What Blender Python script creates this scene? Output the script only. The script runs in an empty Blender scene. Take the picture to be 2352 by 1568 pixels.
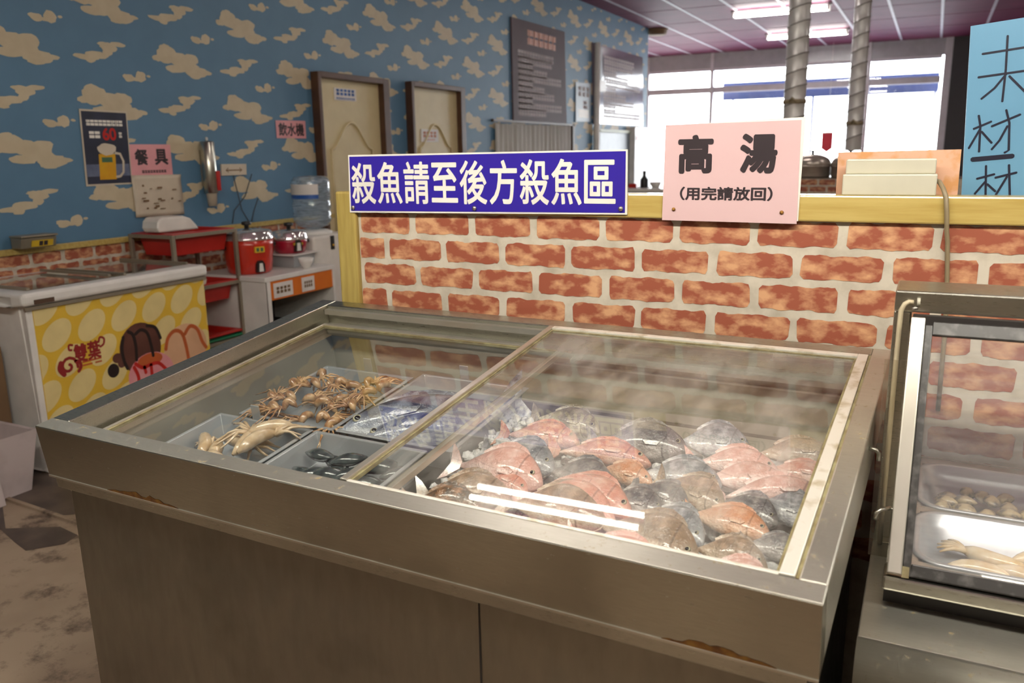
import bpy, bmesh, math, random
from mathutils import Vector, Matrix
rnd = random.Random(7)
V = Vector
SC = bpy.context.scene
COL = SC.collection
PI = math.pi

# ------------------------------------------------------------------ materials
def new_mat(name):
    m = bpy.data.materials.new(name); m.use_nodes = True
    nt = m.node_tree
    return m, nt, nt.nodes['Principled BSDF']

def L(nt, a, b): nt.links.new(a, b)

def noise_fac(nt, scale, detail=4, coord='Object', stretch=(1, 1, 1), lo=.4, hi=.6, rough=.5):
    tc = nt.nodes.new('ShaderNodeTexCoord'); mp = nt.nodes.new('ShaderNodeMapping')
    mp.inputs['Scale'].default_value = stretch
    n = nt.nodes.new('ShaderNodeTexNoise'); n.inputs['Scale'].default_value = scale
    n.inputs['Detail'].default_value = detail; n.inputs['Roughness'].default_value = rough
    r = nt.nodes.new('ShaderNodeMapRange'); r.inputs['From Min'].default_value = lo; r.inputs['From Max'].default_value = hi
    L(nt, tc.outputs[coord], mp.inputs['Vector']); L(nt, mp.outputs[0], n.inputs['Vector']); L(nt, n.outputs[0], r.inputs['Value'])
    return r.outputs[0]

def mixc(nt, fac, a, b):
    m = nt.nodes.new('ShaderNodeMix'); m.data_type = 'RGBA'
    for s, v in ((m.inputs[0], fac), (m.inputs[6], a), (m.inputs[7], b)):
        if isinstance(v, (int, float)): s.default_value = v
        elif isinstance(v, tuple): s.default_value = (*v, 1) if len(v) == 3 else v
        else: L(nt, v, s)
    return m.outputs[2]

def bump(nt, b, h, strength=.2, dist=.002):
    n = nt.nodes.new('ShaderNodeBump'); n.inputs['Strength'].default_value = strength; n.inputs['Distance'].default_value = dist
    L(nt, h, n.inputs['Height']); L(nt, n.outputs[0], b.inputs['Normal'])

def plain(name, col, rough=.5, metal=0., col2=None, scale=8, stretch=(1, 1, 1), coord='Object', lo=.35, hi=.65, bmp=0, spec=.5, coat=0, detail=4):
    m, nt, b = new_mat(name)
    b.inputs['Roughness'].default_value = rough; b.inputs['Metallic'].default_value = metal
    b.inputs['Specular IOR Level'].default_value = spec
    if coat: b.inputs['Coat Weight'].default_value = coat; b.inputs['Coat Roughness'].default_value = .06
    if col2 is None:
        col2 = tuple(c * .88 for c in col)
    f = noise_fac(nt, scale, detail, coord, stretch, lo, hi)
    L(nt, mixc(nt, f, col, col2), b.inputs['Base Color'])
    if bmp: bump(nt, b, f, bmp)
    return m

def emit(name, col, s):
    m, nt, b = new_mat(name)
    b.inputs['Base Color'].default_value = (*col, 1)
    b.inputs['Emission Color'].default_value = (*col, 1); b.inputs['Emission Strength'].default_value = s
    return m

def steel(name, col=(.54, .53, .46), col2=(.45, .44, .38), rough=.28, stretch=(1.5, 30, 30), grime=None, metal=1.):
    m, nt, b = new_mat(name)
    b.inputs['Metallic'].default_value = metal
    f = noise_fac(nt, 22, 3, 'Object', stretch, .1, .9)
    c = mixc(nt, f, col, col2)
    g = noise_fac(nt, 5, 6, 'Object', (1, 1, 1), .5, .8)
    c = mixc(nt, g, c, tuple(x * .8 for x in col2))
    if grime:
        g2 = noise_fac(nt, 55, 10, 'Object', (1, 1, 1), .6, .68, .65)
        c = mixc(nt, g2, c, grime)
        mm = nt.nodes.new('ShaderNodeMath'); mm.operation = 'MULTIPLY'; mm.inputs[1].default_value = -.6
        ad = nt.nodes.new('ShaderNodeMath'); ad.operation = 'ADD'; ad.inputs[1].default_value = metal
        L(nt, g2, mm.inputs[0]); L(nt, mm.outputs[0], ad.inputs[0]); L(nt, ad.outputs[0], b.inputs['Metallic'])
    L(nt, c, b.inputs['Base Color'])
    r = nt.nodes.new('ShaderNodeMapRange'); r.inputs['To Min'].default_value = rough * .8; r.inputs['To Max'].default_value = rough * 1.35
    L(nt, f, r.inputs['Value']); L(nt, r.outputs[0], b.inputs['Roughness'])
    return m

def glass(name, haze=.05, hazecol=(.8, .8, .76), streak=(1, 1, 1), hlo=.3, hhi=.75, tint=(1, 1, 1), haze_scale=5, refl=1.7):
    m, nt, b = new_mat(name)
    out = nt.nodes['Material Output']; nt.nodes.remove(b)
    tr = nt.nodes.new('ShaderNodeBsdfTransparent'); tr.inputs[0].default_value = (*tint, 1)
    gl = nt.nodes.new('ShaderNodeBsdfGlossy'); gl.inputs['Roughness'].default_value = .015
    df = nt.nodes.new('ShaderNodeBsdfTranslucent'); df.inputs[0].default_value = (*hazecol, 1)
    df2 = nt.nodes.new('ShaderNodeBsdfDiffuse'); df2.inputs[0].default_value = (*hazecol, 1)
    dm = nt.nodes.new('ShaderNodeMixShader'); L(nt, df.outputs[0], dm.inputs[1]); L(nt, df2.outputs[0], dm.inputs[2])
    f = noise_fac(nt, haze_scale, 6, 'Object', streak, hlo, hhi)
    hm = nt.nodes.new('ShaderNodeMath'); hm.operation = 'MULTIPLY'; hm.inputs[1].default_value = haze; L(nt, f, hm.inputs[0])
    fr = nt.nodes.new('ShaderNodeFresnel'); fr.inputs['IOR'].default_value = 1.5
    geo = nt.nodes.new('ShaderNodeNewGeometry')
    sb = nt.nodes.new('ShaderNodeMath'); sb.operation = 'SUBTRACT'; sb.inputs[0].default_value = refl; L(nt, geo.outputs['Backfacing'], sb.inputs[1])
    sb2 = nt.nodes.new('ShaderNodeMath'); sb2.operation = 'MULTIPLY'; sb2.use_clamp = True
    # one sheet of glass: both of its faces reflect at the outer side, none at the inner side
    inv = nt.nodes.new('ShaderNodeMath'); inv.operation = 'SUBTRACT'; inv.inputs[0].default_value = 1; L(nt, geo.outputs['Backfacing'], inv.inputs[1])
    k = nt.nodes.new('ShaderNodeMath'); k.operation = 'MULTIPLY'; k.inputs[1].default_value = refl; L(nt, inv.outputs[0], k.inputs[0])
    L(nt, k.outputs[0], sb2.inputs[0]); L(nt, fr.outputs[0], sb2.inputs[1])
    m1 = nt.nodes.new('ShaderNodeMixShader'); L(nt, hm.outputs[0], m1.inputs[0]); L(nt, tr.outputs[0], m1.inputs[1]); L(nt, dm.outputs[0], m1.inputs[2])
    m2 = nt.nodes.new('ShaderNodeMixShader'); L(nt, sb2.outputs[0], m2.inputs[0]); L(nt, m1.outputs[0], m2.inputs[1]); L(nt, gl.outputs[0], m2.inputs[2])
    L(nt, m2.outputs[0], out.inputs['Surface'])
    return m

def fish_mat(name, back, belly, spots=None):
    m, nt, b = new_mat(name)
    tc = nt.nodes.new('ShaderNodeTexCoord'); sp = nt.nodes.new('ShaderNodeSeparateXYZ'); L(nt, tc.outputs['Generated'], sp.inputs[0])
    r = nt.nodes.new('ShaderNodeMapRange'); r.inputs['From Min'].default_value = .38; r.inputs['From Max'].default_value = .82; r.interpolation_type = 'SMOOTHSTEP'
    L(nt, sp.outputs['Z'], r.inputs['Value'])
    c = mixc(nt, r.outputs[0], belly, back)
    f = noise_fac(nt, 4.5, 7, 'Generated', (2, 1, 1), .42, .66)
    c = mixc(nt, f, c, spots or tuple(x * .6 for x in back))
    # gill cover edge and a darker head, part of the fish's own colouring
    def mth(op, a, b_=None):
        q = nt.nodes.new('ShaderNodeMath'); q.operation = op
        for i_, v_ in enumerate((a, b_)):
            if v_ is None: continue
            if isinstance(v_, (int, float)): q.inputs[i_].default_value = v_
            else: L(nt, v_, q.inputs[i_])
        return q.outputs[0]
    arc = mth('SUBTRACT', sp.outputs['X'], mth('SUBTRACT', .80, mth('MULTIPLY', mth('SINE', mth('MULTIPLY', sp.outputs['Z'], 3.0)), .07)))
    g1 = nt.nodes.new('ShaderNodeMapRange'); g1.inputs['From Min'].default_value = .016; g1.inputs['From Max'].default_value = .004; L(nt, mth('ABSOLUTE', arc), g1.inputs['Value'])
    hd = nt.nodes.new('ShaderNodeMapRange'); hd.inputs['From Min'].default_value = 0; hd.inputs['From Max'].default_value = .05; hd.inputs['To Max'].default_value = .45; L(nt, arc, hd.inputs['Value'])
    c = mixc(nt, hd.outputs[0], c, back)
    c = mixc(nt, mth('MULTIPLY', g1.outputs[0], .6), c, tuple(x * .35 for x in back))
    lat = nt.nodes.new('ShaderNodeMapRange'); lat.inputs['From Min'].default_value = .02; lat.inputs['From Max'].default_value = .004; lat.inputs['To Max'].default_value = .3
    L(nt, mth('ABSOLUTE', mth('SUBTRACT', sp.outputs['Z'], .6)), lat.inputs['Value']); c = mixc(nt, lat.outputs[0], c, tuple(x * .5 for x in back))
    vo = nt.nodes.new('ShaderNodeTexVoronoi'); vo.inputs['Scale'].default_value = 260
    L(nt, tc.outputs['Object'], vo.inputs['Vector'])
    L(nt, c, b.inputs['Base Color'])
    b.inputs['Roughness'].default_value = .28; b.inputs['Coat Weight'].default_value = .6; b.inputs['Coat Roughness'].default_value = .08
    b.inputs['Subsurface Weight'].default_value = .0
    wr = noise_fac(nt, 38, 4, 'Object', (1, 1, 1), .3, .7)
    ad = mth('ADD', mth('MULTIPLY', vo.outputs[0], .5), mth('MULTIPLY', wr, 1.6))
    bump(nt, b, ad, .45, .004)
    return m

M = {}
M['wall_blue'] = plain('sky_blue_wallpaper', (.092, .20, .315), .55, col2=(.085, .188, .298))
M['cloud'] = plain('cream_cloud_print', (.56, .48, .33), .55, col2=(.51, .43, .29), scale=14)
M['mortar'] = plain('mortar_print', (.60, .54, .44), .6, col2=(.42, .37, .29), scale=22, lo=.4, hi=.75)
M['brick'] = plain('brick_print', (.31, .082, .043), .55, col2=(.64, .345, .18), scale=22, stretch=(1, 1, 1.7), lo=.45, hi=.66, detail=9)
M['pine'] = plain('varnished_pine', (.55, .42, .14), .3, col2=(.44, .31, .085), scale=5, stretch=(1.2, 14, 14), lo=.35, hi=.7, coat=.3)
M['pine_v'] = plain('varnished_pine_upright', (.46, .35, .105), .35, col2=(.33, .235, .06), scale=5, stretch=(14, 14, 1.2), lo=.35, hi=.7, coat=.3)
M['ceiling'] = plain('maroon_ceiling_panel', (.15, .035, .08), .6, col2=(.125, .03, .07), spec=.1, scale=3)
M['grid'] = plain('pale_ceiling_grid', (.50, .47, .58), .5)
M['white'] = plain('white_enamel', (.78, .76, .72), .35)
M['cream'] = plain('cream_plastic', (.60, .57, .45), .35, coat=.2)
M['white_plastic'] = plain('white_plastic', (.80, .76, .70), .3)
M['door_cream'] = plain('cream_door_paint', (.66, .56, .33), .4, col2=(.62, .52, .30))
M['door_frame'] = plain('brown_door_frame', (.10, .045, .022), .4, col2=(.07, .03, .015))
M['steel'] = steel('brushed_stainless_steel')
M['steel_top'] = steel('worn_stainless_steel', (.60, .585, .51), (.50, .485, .42), .33, (1.5, 26, 26), (.34, .27, .15), .84)
M['steel_face'] = steel('plain_stainless_steel', (.50, .485, .415), (.41, .395, .335), .22, (1.5, 26, 26))
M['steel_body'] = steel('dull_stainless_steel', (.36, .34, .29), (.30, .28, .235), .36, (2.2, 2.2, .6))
M['alu'] = plain('aluminium_strip', (.66, .63, .55), .3, metal=.8, col2=(.54, .51, .43), scale=5)
M['alu_grimy'] = plain('stained_aluminium_strip', (.80, .77, .68), .35, metal=.4, col2=(.46, .38, .22), scale=26, lo=.52, hi=.74, detail=9)
M['liner'] = plain('steel_liner', (.46, .43, .35), .45, metal=.25, col2=(.40, .36, .29), scale=5)
M['pan'] = plain('steel_food_pan', (.56, .58, .60), .35, metal=.55, col2=(.48, .50, .52), scale=5)
M['duct'] = plain('galvanised_duct', (.70, .68, .66), .4, metal=.3, col2=(.58, .56, .55), scale=4)
M['duct_seam'] = plain('dark_duct_seam', (.22, .20, .19), .5)
M['dome'] = steel('polished_pot_steel', (.62, .55, .47), (.5, .44, .38), .22, (3, 3, 3), None, .6)
M['rust'] = plain('orange_rust_stain', (.34, .17, .03), .8, col2=(.16, .06, .015), scale=60)
M['lid_glass'] = glass('clear_lid_glass', .06, (.75, .78, .70), (1, 1, 1), .35, .8, (.97, .99, .97), refl=1.7)
M['misty_glass'] = glass('misted_lid_glass', .40, (.88, .86, .80), (2.5, 1, 1), .36, .72, (.98, .99, .97), 6, refl=1.15)
M['guard_glass'] = glass('scratched_guard_glass', .36, (.82, .83, .85), (.6, 1, 7), .0, .9, (1, 1, 1), 12, refl=1.0)
M['window_glass'] = glass('window_pane_glass', .02, refl=1.6)
M['acrylic'] = glass('clear_acrylic_flap', .22, (.6, .56, .48), (8, 8, 1), .3, .8, (.92, .9, .85), refl=1.6)
M['bottle'] = glass('water_bottle_plastic', .62, (.52, .62, .70), (1, 1, 6), .1, .7, (.86, .91, .95), 14, refl=1.3)
M['seal_dirty'] = plain('yellowed_glass_seal', (.30, .27, .14), .4, col2=(.17, .13, .06), scale=40)
M['rubber'] = plain('black_rubber_gasket', (.03, .028, .026), .35, col2=(.10, .095, .09), scale=24, stretch=(2, 2, 2), lo=.5, hi=.7)
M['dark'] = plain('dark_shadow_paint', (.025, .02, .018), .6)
M['floor_paint_shade'] = plain('worn_floor_paint_and_shadow', (.055, .04, .034), .5, col2=(.11, .08, .06), scale=7, lo=.45, hi=.75, detail=8)
M['floor'] = None
M['sign_blue'] = plain('royal_blue_sign', (.032, .017, .33), .3, col2=(.035, .018, .32), coat=.3)
M['sign_white'] = plain('white_sign_vinyl', (.86, .83, .76), .4)
M['sign_pink'] = plain('pink_laminated_paper', (.70, .49, .50), .25, col2=(.68, .46, .465), scale=4, coat=.4)
M['paper_pink'] = plain('pink_paper', (.78, .36, .38), .5)
M['ink'] = plain('black_print_ink', (.035, .025, .03), .4)
M['marker'] = plain('blue_black_marker', (.012, .013, .03), .35)
M['board_blue'] = plain('sky_blue_board', (.125, .29, .44), .35, col2=(.115, .275, .42), scale=3)
M['board_peach'] = plain('peach_speckled_board', (.68, .40, .27), .5, col2=(.60, .30, .12), scale=22, lo=.5, hi=.62)
M['cord'] = plain('grey_beige_cable', (.28, .22, .13), .45)
M['cord_cream'] = plain('cream_cable', (.62, .53, .36), .4)
M['screw'] = steel('screw_head', (.5, .46, .42), (.4, .36, .32), .35, (9, 9, 9))
M['yellow'] = plain('yellow_freezer_wrap', (.72, .47, .045), .4, col2=(.68, .43, .04), coat=.2)
M['oval'] = plain('pale_yellow_print', (.76, .62, .28), .4, coat=.2)
M['choc'] = plain('chocolate_print', (.085, .03, .022), .35, col2=(.13, .05, .035))
M['choc_dark'] = plain('dark_sauce_print', (.02, .012, .012), .35)
M['vanilla'] = plain('vanilla_print', (.72, .44, .26), .4, col2=(.62, .36, .21), scale=6)
M['berry'] = plain('strawberry_print', (.66, .22, .26), .4, col2=(.72, .36, .36), scale=6)
M['sauce'] = plain('red_sauce_print', (.50, .02, .015), .3)
M['caramel'] = plain('caramel_print', (.50, .11, .03), .3)
M['logo'] = plain('maroon_logo_print', (.28, .02, .02), .4)
M['kraft'] = plain('brown_cardboard', (.21, .125, .06), .7, col2=(.17, .10, .05), scale=5)
M['tape_green'] = plain('green_print', (.05, .13, .06), .6)
M['newsprint'] = plain('off_white_packaging', (.50, .43, .42), .6, col2=(.40, .34, .33), scale=9, lo=.45, hi=.7)
M['red'] = plain('red_plastic', (.46, .018, .012), .35, col2=(.40, .014, .01))
M['red2'] = plain('crimson_enamel', (.40, .012, .035), .25, coat=.5)
M['orange_red'] = plain('scarlet_enamel', (.52, .03, .012), .25, col2=(.5, .026, .012), coat=.5)
M['green'] = plain('green_plastic', (.015, .17, .075), .4)
M['orange'] = plain('orange_panel', (.68, .17, .012), .4, col2=(.64, .15, .01))
M['chrome'] = steel('chrome_lid', (.85, .83, .82), (.78, .76, .75), .1, (2, 2, 2), None, .8)
M['shelf_metal'] = plain('grey_metal_frame', (.33, .29, .22), .4, metal=.5)
M['black'] = plain('black_plastic', (.015, .014, .014), .35)
M['label_white'] = plain('white_label', (.74, .70, .66), .5)
M['label_blue'] = plain('blue_label', (.02, .10, .38), .4)
M['yellow_tag'] = plain('yellow_sticker', (.72, .48, .03), .5)
M['poster_dark'] = plain('night_blue_poster', (.022, .026, .045), .35, col2=(.03, .036, .07), scale=7)
M['poster_blue'] = plain('hazy_blue_print', (.16, .19, .28), .35, col2=(.10, .12, .2), scale=16)
M['beer'] = plain('golden_beer_print', (.66, .36, .01), .35, col2=(.60, .28, .008), scale=10)
M['foam'] = plain('cream_foam_print', (.62, .54, .42), .4)
M['board_grey'] = plain('grey_menu_board', (.13, .095, .105), .6, col2=(.12, .09, .10), spec=.12)
M['board_text'] = plain('grey_white_chalk_text', (.56, .50, .51), .6, spec=.1)
M['board_gloss'] = plain('glossy_menu_board', (.14, .12, .16), .12, col2=(.16, .13, .18), coat=.4)
M['terracotta'] = plain('terracotta_text', (.62, .25, .15), .5)
M['curtain'] = plain('pale_striped_curtain', (.62, .62, .60), .6, col2=(.44, .43, .38), scale=3, stretch=(1, 9, .3), lo=.35, hi=.65)
M['slate'] = plain('blue_grey_panel', (.16, .20, .25), .4)
M['pale_green'] = plain('pale_green_trim', (.50, .55, .42), .5)
M['win_frame'] = plain('grey_blue_window_frame', (.62, .61, .70), .4)
M['win_dark'] = plain('grey_blue_fascia', (.42, .43, .50), .2)
M['charcoal'] = plain('charcoal_column', (.028, .027, .034), .5)
M['awning'] = plain('navy_awning', (.07, .10, .26), .5)
M['red_flag'] = plain('red_banner', (.62, .03, .06), .5)
M['lamp_grey'] = plain('grey_lamp_housing', (.3, .3, .3), .5)
M['tube'] = emit('fluorescent_tube', (1, .95, .84), 44)
M['tube_far'] = emit('far_fluorescent_tube', (1, .96, .90), 42)
M['tube_added'] = emit('added_fluorescent_tube', (1, .955, .83), 108)
M['room_wall'] = plain('beige_wall_paint', (.42, .35, .26), .6)
M['plank'] = plain('dark_wooden_counter', (.09, .05, .03), .5)
M['ice'] = None
M['asphalt'] = plain('pale_pavement', (.6, .6, .6), .8)
M['pale_wire'] = plain('dark_cable', (.05, .06, .07), .5)
M['tentacle'] = plain('brown_cephalopod_skin', (.30, .15, .065), .25, col2=(.60, .40, .22), scale=45, coat=.5, lo=.42, hi=.6)
M['squid'] = plain('pale_squid_flesh', (.66, .52, .36), .25, col2=(.48, .34, .2), scale=40, coat=.5)
M['mussel'] = plain('dark_mussel_shell', (.035, .042, .045), .2, col2=(.09, .11, .11), scale=50, coat=.5)
M['clam'] = plain('speckled_clam_shell', (.52, .42, .26), .3, col2=(.16, .14, .12), scale=70, lo=.42, hi=.62, coat=.4)
M['squid_white'] = plain('ivory_squid_body', (.80, .70, .52), .25, col2=(.66, .48, .24), scale=30, coat=.5)
M['eye'] = plain('fish_eye_black', (.01, .01, .012), .1)
M['eye_ring'] = plain('fish_eye_ring', (.45, .42, .3), .2)
M['fin'] = plain('fish_fin', (.42, .34, .28), .35, col2=(.25, .2, .17), scale=60, stretch=(1, 1, 4))
FM = {
 'red': fish_mat('red_snapper_skin', (.50, .20, .14), (.72, .54, .47), (.62, .36, .28)),
 'orange': fish_mat('orange_bream_skin', (.52, .24, .13), (.72, .53, .40), (.60, .36, .24)),
 'pink': fish_mat('pink_bream_skin', (.54, .29, .24), (.76, .62, .58), (.66, .44, .39)),
 'tan': fish_mat('tan_grouper_skin', (.21, .145, .095), (.56, .46, .36), (.36, .25, .17)),
 'olive': fish_mat('olive_seabass_skin', (.14, .12, .08), (.52, .48, .38), (.3, .26, .19)),
 'grey': fish_mat('grey_bream_skin', (.10, .095, .10), (.46, .43, .41), (.24, .22, .21)),
 'silver': fish_mat('silver_trevally_skin', (.13, .14, .155), (.66, .66, .66), (.36, .36, .38)),
 'dark': fish_mat('dark_banded_fish_skin', (.07, .05, .032), (.38, .26, .17), (.3, .15, .07)),
 'mackerel': fish_mat('blue_backed_mackerel_skin', (.025, .035, .075), (.76, .78, .82), (.2, .23, .3)),
}
# concrete floor
def floor_mat():
    m, nt, b = new_mat('worn_concrete_floor')
    a = noise_fac(nt, 1.1, 8, 'Object', (1, 1, 1), .40, .60)
    c = mixc(nt, a, (.17, .115, .075), (.33, .25, .175))
    d = noise_fac(nt, 7, 10, 'Object', (1, 1, 1), .52, .66, .7)
    c = mixc(nt, d, c, (.085, .055, .038))
    L(nt, c, b.inputs['Base Color']); b.inputs['Roughness'].default_value = .5
    bump(nt, b, d, .15); return m
M['floor'] = floor_mat()
def ice_mat():
    m, nt, b = new_mat('crushed_ice')
    b.inputs['Base Color'].default_value = (.86, .87, .86, 1); b.inputs['Roughness'].default_value = .08
    b.inputs['Transmission Weight'].default_value = .12; b.inputs['IOR'].default_value = 1.31
    f = noise_fac(nt, 60, 4); L(nt, mixc(nt, f, (.92, .93, .93), (.74, .74, .72)), b.inputs['Base Color'])
    bump(nt, b, f, .6, .004); return m
M['ice'] = ice_mat()

# ------------------------------------------------------------------ mesh builder
class MB:
    def __init__(s, T=None):
        s.bm = bmesh.new(); s.mats = []; s.T = T or Matrix()
    def mi(s, mat):
        mat = M[mat] if isinstance(mat, str) else mat
        if mat not in s.mats: s.mats.append(mat)
        return s.mats.index(mat)
    def face(s, pts, mat, smooth=False):
        vs = [s.bm.verts.new(s.T @ V(p)) for p in pts]
        try: f = s.bm.faces.new(vs)
        except ValueError: return None
        f.material_index = s.mi(mat); f.smooth = smooth
        return f
    def mesh(s, verts, faces, mat, smooth=False, T=None):
        T = s.T @ T if T is not None else s.T
        vs = [s.bm.verts.new(T @ V(p)) for p in verts]; i = s.mi(mat)
        for f in faces:
            try:
                ff = s.bm.faces.new([vs[k] for k in f]); ff.material_index = i; ff.smooth = smooth
            except ValueError: pass
    def box(s, x0, x1, y0, y1, z0, z1, mat, T=None):
        p = [(x, y, z) for z in (z0, z1) for y in (y0, y1) for x in (x0, x1)]
        s.mesh(p, [(0, 2, 3, 1), (4, 5, 7, 6), (0, 1, 5, 4), (2, 6, 7, 3), (0, 4, 6, 2), (1, 3, 7, 5)], mat, T=T)
    def prism(s, poly, y0, y1, mat, axis='y', smooth=False):
        """poly in the two other axes, swept along axis"""
        n = len(poly); vs = []
        for y in (y0, y1):
            for a, b in poly:
                vs.append({'y': (a, y, b), 'x': (y, a, b), 'z': (a, b, y)}[axis])
        fs = [tuple(range(n)), tuple(range(2 * n - 1, n - 1, -1))] + [(i, i + n, (i + 1) % n + n, (i + 1) % n) for i in range(n)]
        s.mesh(vs, fs, mat, smooth)
    def lathe(s, prof, c, mat, seg=24, smooth=True, axis=None, closed=False):
        """prof [(r,z)...] about z through c"""
        vs = []; fs = []
        for r, z in prof:
            for k in range(seg):
                a = 2 * PI * k / seg
                p = V((r * math.cos(a), r * math.sin(a), z))
                if axis is not None: p = axis @ p
                vs.append(V(c) + p)
        n = len(prof)
        for i in range(n - 1):
            for k in range(seg):
                fs.append((i * seg + k, i * seg + (k + 1) % seg, (i + 1) * seg + (k + 1) % seg, (i + 1) * seg + k))
        if prof[0][0] > 1e-6: fs.append(tuple(range(seg - 1, -1, -1)))
        if prof[-1][0] > 1e-6: fs.append(tuple((n - 1) * seg + k for k in range(seg)))
        s.mesh(vs, fs, mat, smooth)
    def tube(s, pts, r, mat, seg=10, smooth=True):
        pts = [V(p) for p in pts]; n = len(pts); rs = r if isinstance(r, (list, tuple)) else [r] * n
        vs = []; fs = []; up = None
        for i, p in enumerate(pts):
            d = (pts[min(i + 1, n - 1)] - pts[max(i - 1, 0)]).normalized()
            if up is None:
                up = d.orthogonal().normalized()
            u = (up - d * up.dot(d))
            u = u.normalized() if u.length > 1e-6 else d.orthogonal().normalized()
            up = u; w = d.cross(u)
            for k in range(seg):
                a = 2 * PI * k / seg
                vs.append(p + (u * math.cos(a) + w * math.sin(a)) * rs[i])
        for i in range(n - 1):
            for k in range(seg):
                fs.append((i * seg + k, i * seg + (k + 1) % seg, (i + 1) * seg + (k + 1) % seg, (i + 1) * seg + k))
        fs.append(tuple(range(seg - 1, -1, -1))); fs.append(tuple((n - 1) * seg + k for k in range(seg)))
        s.mesh(vs, fs, mat, smooth)
    def ribbon(s, pts, w, mat, O, U, W):
        """flat stroke with round ends; pts (u,v) in plane O+u*U+v*W"""
        pts = [V((p[0], p[1], 0)) for p in pts]
        n = len(pts); left = []; right = []
        for i, p in enumerate(pts):
            d = (pts[min(i + 1, n - 1)] - pts[max(i - 1, 0)]).normalized(); nn = V((-d.y, d.x, 0)) * w / 2
            left.append(p + nn); right.append(p - nn)
        d0 = (pts[1] - pts[0]).normalized() * w / 3; d1 = (pts[-1] - pts[-2]).normalized() * w / 3
        for i in range(n - 1):
            q = [left[i], right[i], right[i + 1], left[i + 1]]
            s.face([O + U * a.x + W * a.y for a in q], mat)
        for p, d, l, r_ in ((pts[0], -d0, left[0], right[0]), (pts[-1], d1, right[-1], left[-1])):
            s.face([O + U * a.x + W * a.y for a in (r_, l, l * .5 + p * .5 + d, r_ * .5 + p * .5 + d)], mat)
    def disc(s, c, ru, rw, mat, O, U, W, rot=0, seg=18, wob=0):
        ps = []
        for k in range(seg):
            a = 2 * PI * k / seg; q = 1 + (rnd.uniform(-wob, wob) if wob else 0)
            x, y = ru * q * math.cos(a), rw * q * math.sin(a)
            x, y = x * math.cos(rot) - y * math.sin(rot), x * math.sin(rot) + y * math.cos(rot)
            ps.append(O + U * (c[0] + x) + W * (c[1] + y))
        s.face(ps, mat)
    def rect(s, u0, u1, v0, v1, mat, O, U, W):
        s.face([O + U * a + W * b for a, b in ((u0, v0), (u1, v0), (u1, v1), (u0, v1))], mat)
    def text(s, string, c, h, mat, O, U, W, bold=.02, sx=1., w=None, skew=0):
        vs, fs, bb = text_geo(string)
        cx, cy = (bb[0] + bb[1]) / 2, (bb[2] + bb[3]) / 2
        k = h / (bb[3] - bb[2]); kx = k * sx if w is None else w / (bb[1] - bb[0])
        N = U.cross(W).normalized(); m = 10
        for q in range(m + 1):   # thicken the strokes by stamping the glyph round a small circle
            dx, dy = (bold * math.cos(2 * PI * q / m), bold * math.sin(2 * PI * q / m)) if q < m else (0, 0)
            if q < m and bold == 0: continue
            s.mesh([O + N * (q * .000012) + U * (c[0] + (x + dx - cx) * kx) + W * (c[1] + (y + dy - cy) * k) for x, y in vs], fs, mat)
    def build(s, name, parent=None, bevel=0, seg=2, sub=0, kind=None, weld=True, auto=0):
        if weld: bmesh.ops.remove_doubles(s.bm, verts=s.bm.verts, dist=1e-6)
        if weld == 'fix': bmesh.ops.recalc_face_normals(s.bm, faces=s.bm.faces)
        me = bpy.data.meshes.new(name); 
        if parent is not None:
            o0 = WLOC[parent.name]
        else:
            xs = [v.co for v in s.bm.verts]
            o0 = V(((min(c.x for c in xs) + max(c.x for c in xs)) / 2, (min(c.y for c in xs) + max(c.y for c in xs)) / 2, min(c.z for c in xs)))
        for v in s.bm.verts: v.co -= o0
        s.bm.to_mesh(me); s.bm.free()
        for m in s.mats: me.materials.append(m)
        o = bpy.data.objects.new(name, me); COL.objects.link(o)
        WLOC[o.name] = o0.copy()
        if parent is not None: o.parent = parent
        else: o.location = o0
        if bevel:
            b = o.modifiers.new('Bevel', 'BEVEL'); b.width = bevel; b.segments = seg; b.limit_method = 'ANGLE'; b.angle_limit = math.radians(40)
            b.harden_normals = False
        if sub:
            b = o.modifiers.new('Subd', 'SUBSURF'); b.levels = sub; b.render_levels = sub
        if kind: o['kind'] = kind
        return o
WLOC = {}
_TX = {}
def text_geo(string):
    key = string
    if key not in _TX:
        c = bpy.data.curves.new('t', 'FONT'); c.body = string; c.size = 1; c.resolution_u = 4
        o = bpy.data.objects.new('t', c); COL.objects.link(o); bpy.context.view_layer.update()
        me = bpy.data.meshes.new_from_object(o.evaluated_get(bpy.context.evaluated_depsgraph_get()))
        vs = [(v.co.x, v.co.y) for v in me.vertices]; fs = [tuple(p.vertices) for p in me.polygons]
        # make faces point to +z
        out = []
        for f in fs:
            a = sum(vs[f[i]][0] * vs[f[(i + 1) % len(f)]][1] - vs[f[(i + 1) % len(f)]][0] * vs[f[i]][1] for i in range(len(f)))
            out.append(f if a > 0 else f[::-1])
        bb = (min(v[0] for v in vs), max(v[0] for v in vs), min(v[1] for v in vs), max(v[1] for v in vs))
        bpy.data.objects.remove(o); bpy.data.curves.remove(c); bpy.data.meshes.remove(me)
        _TX[key] = (vs, out, bb)
    return _TX[key]

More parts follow.
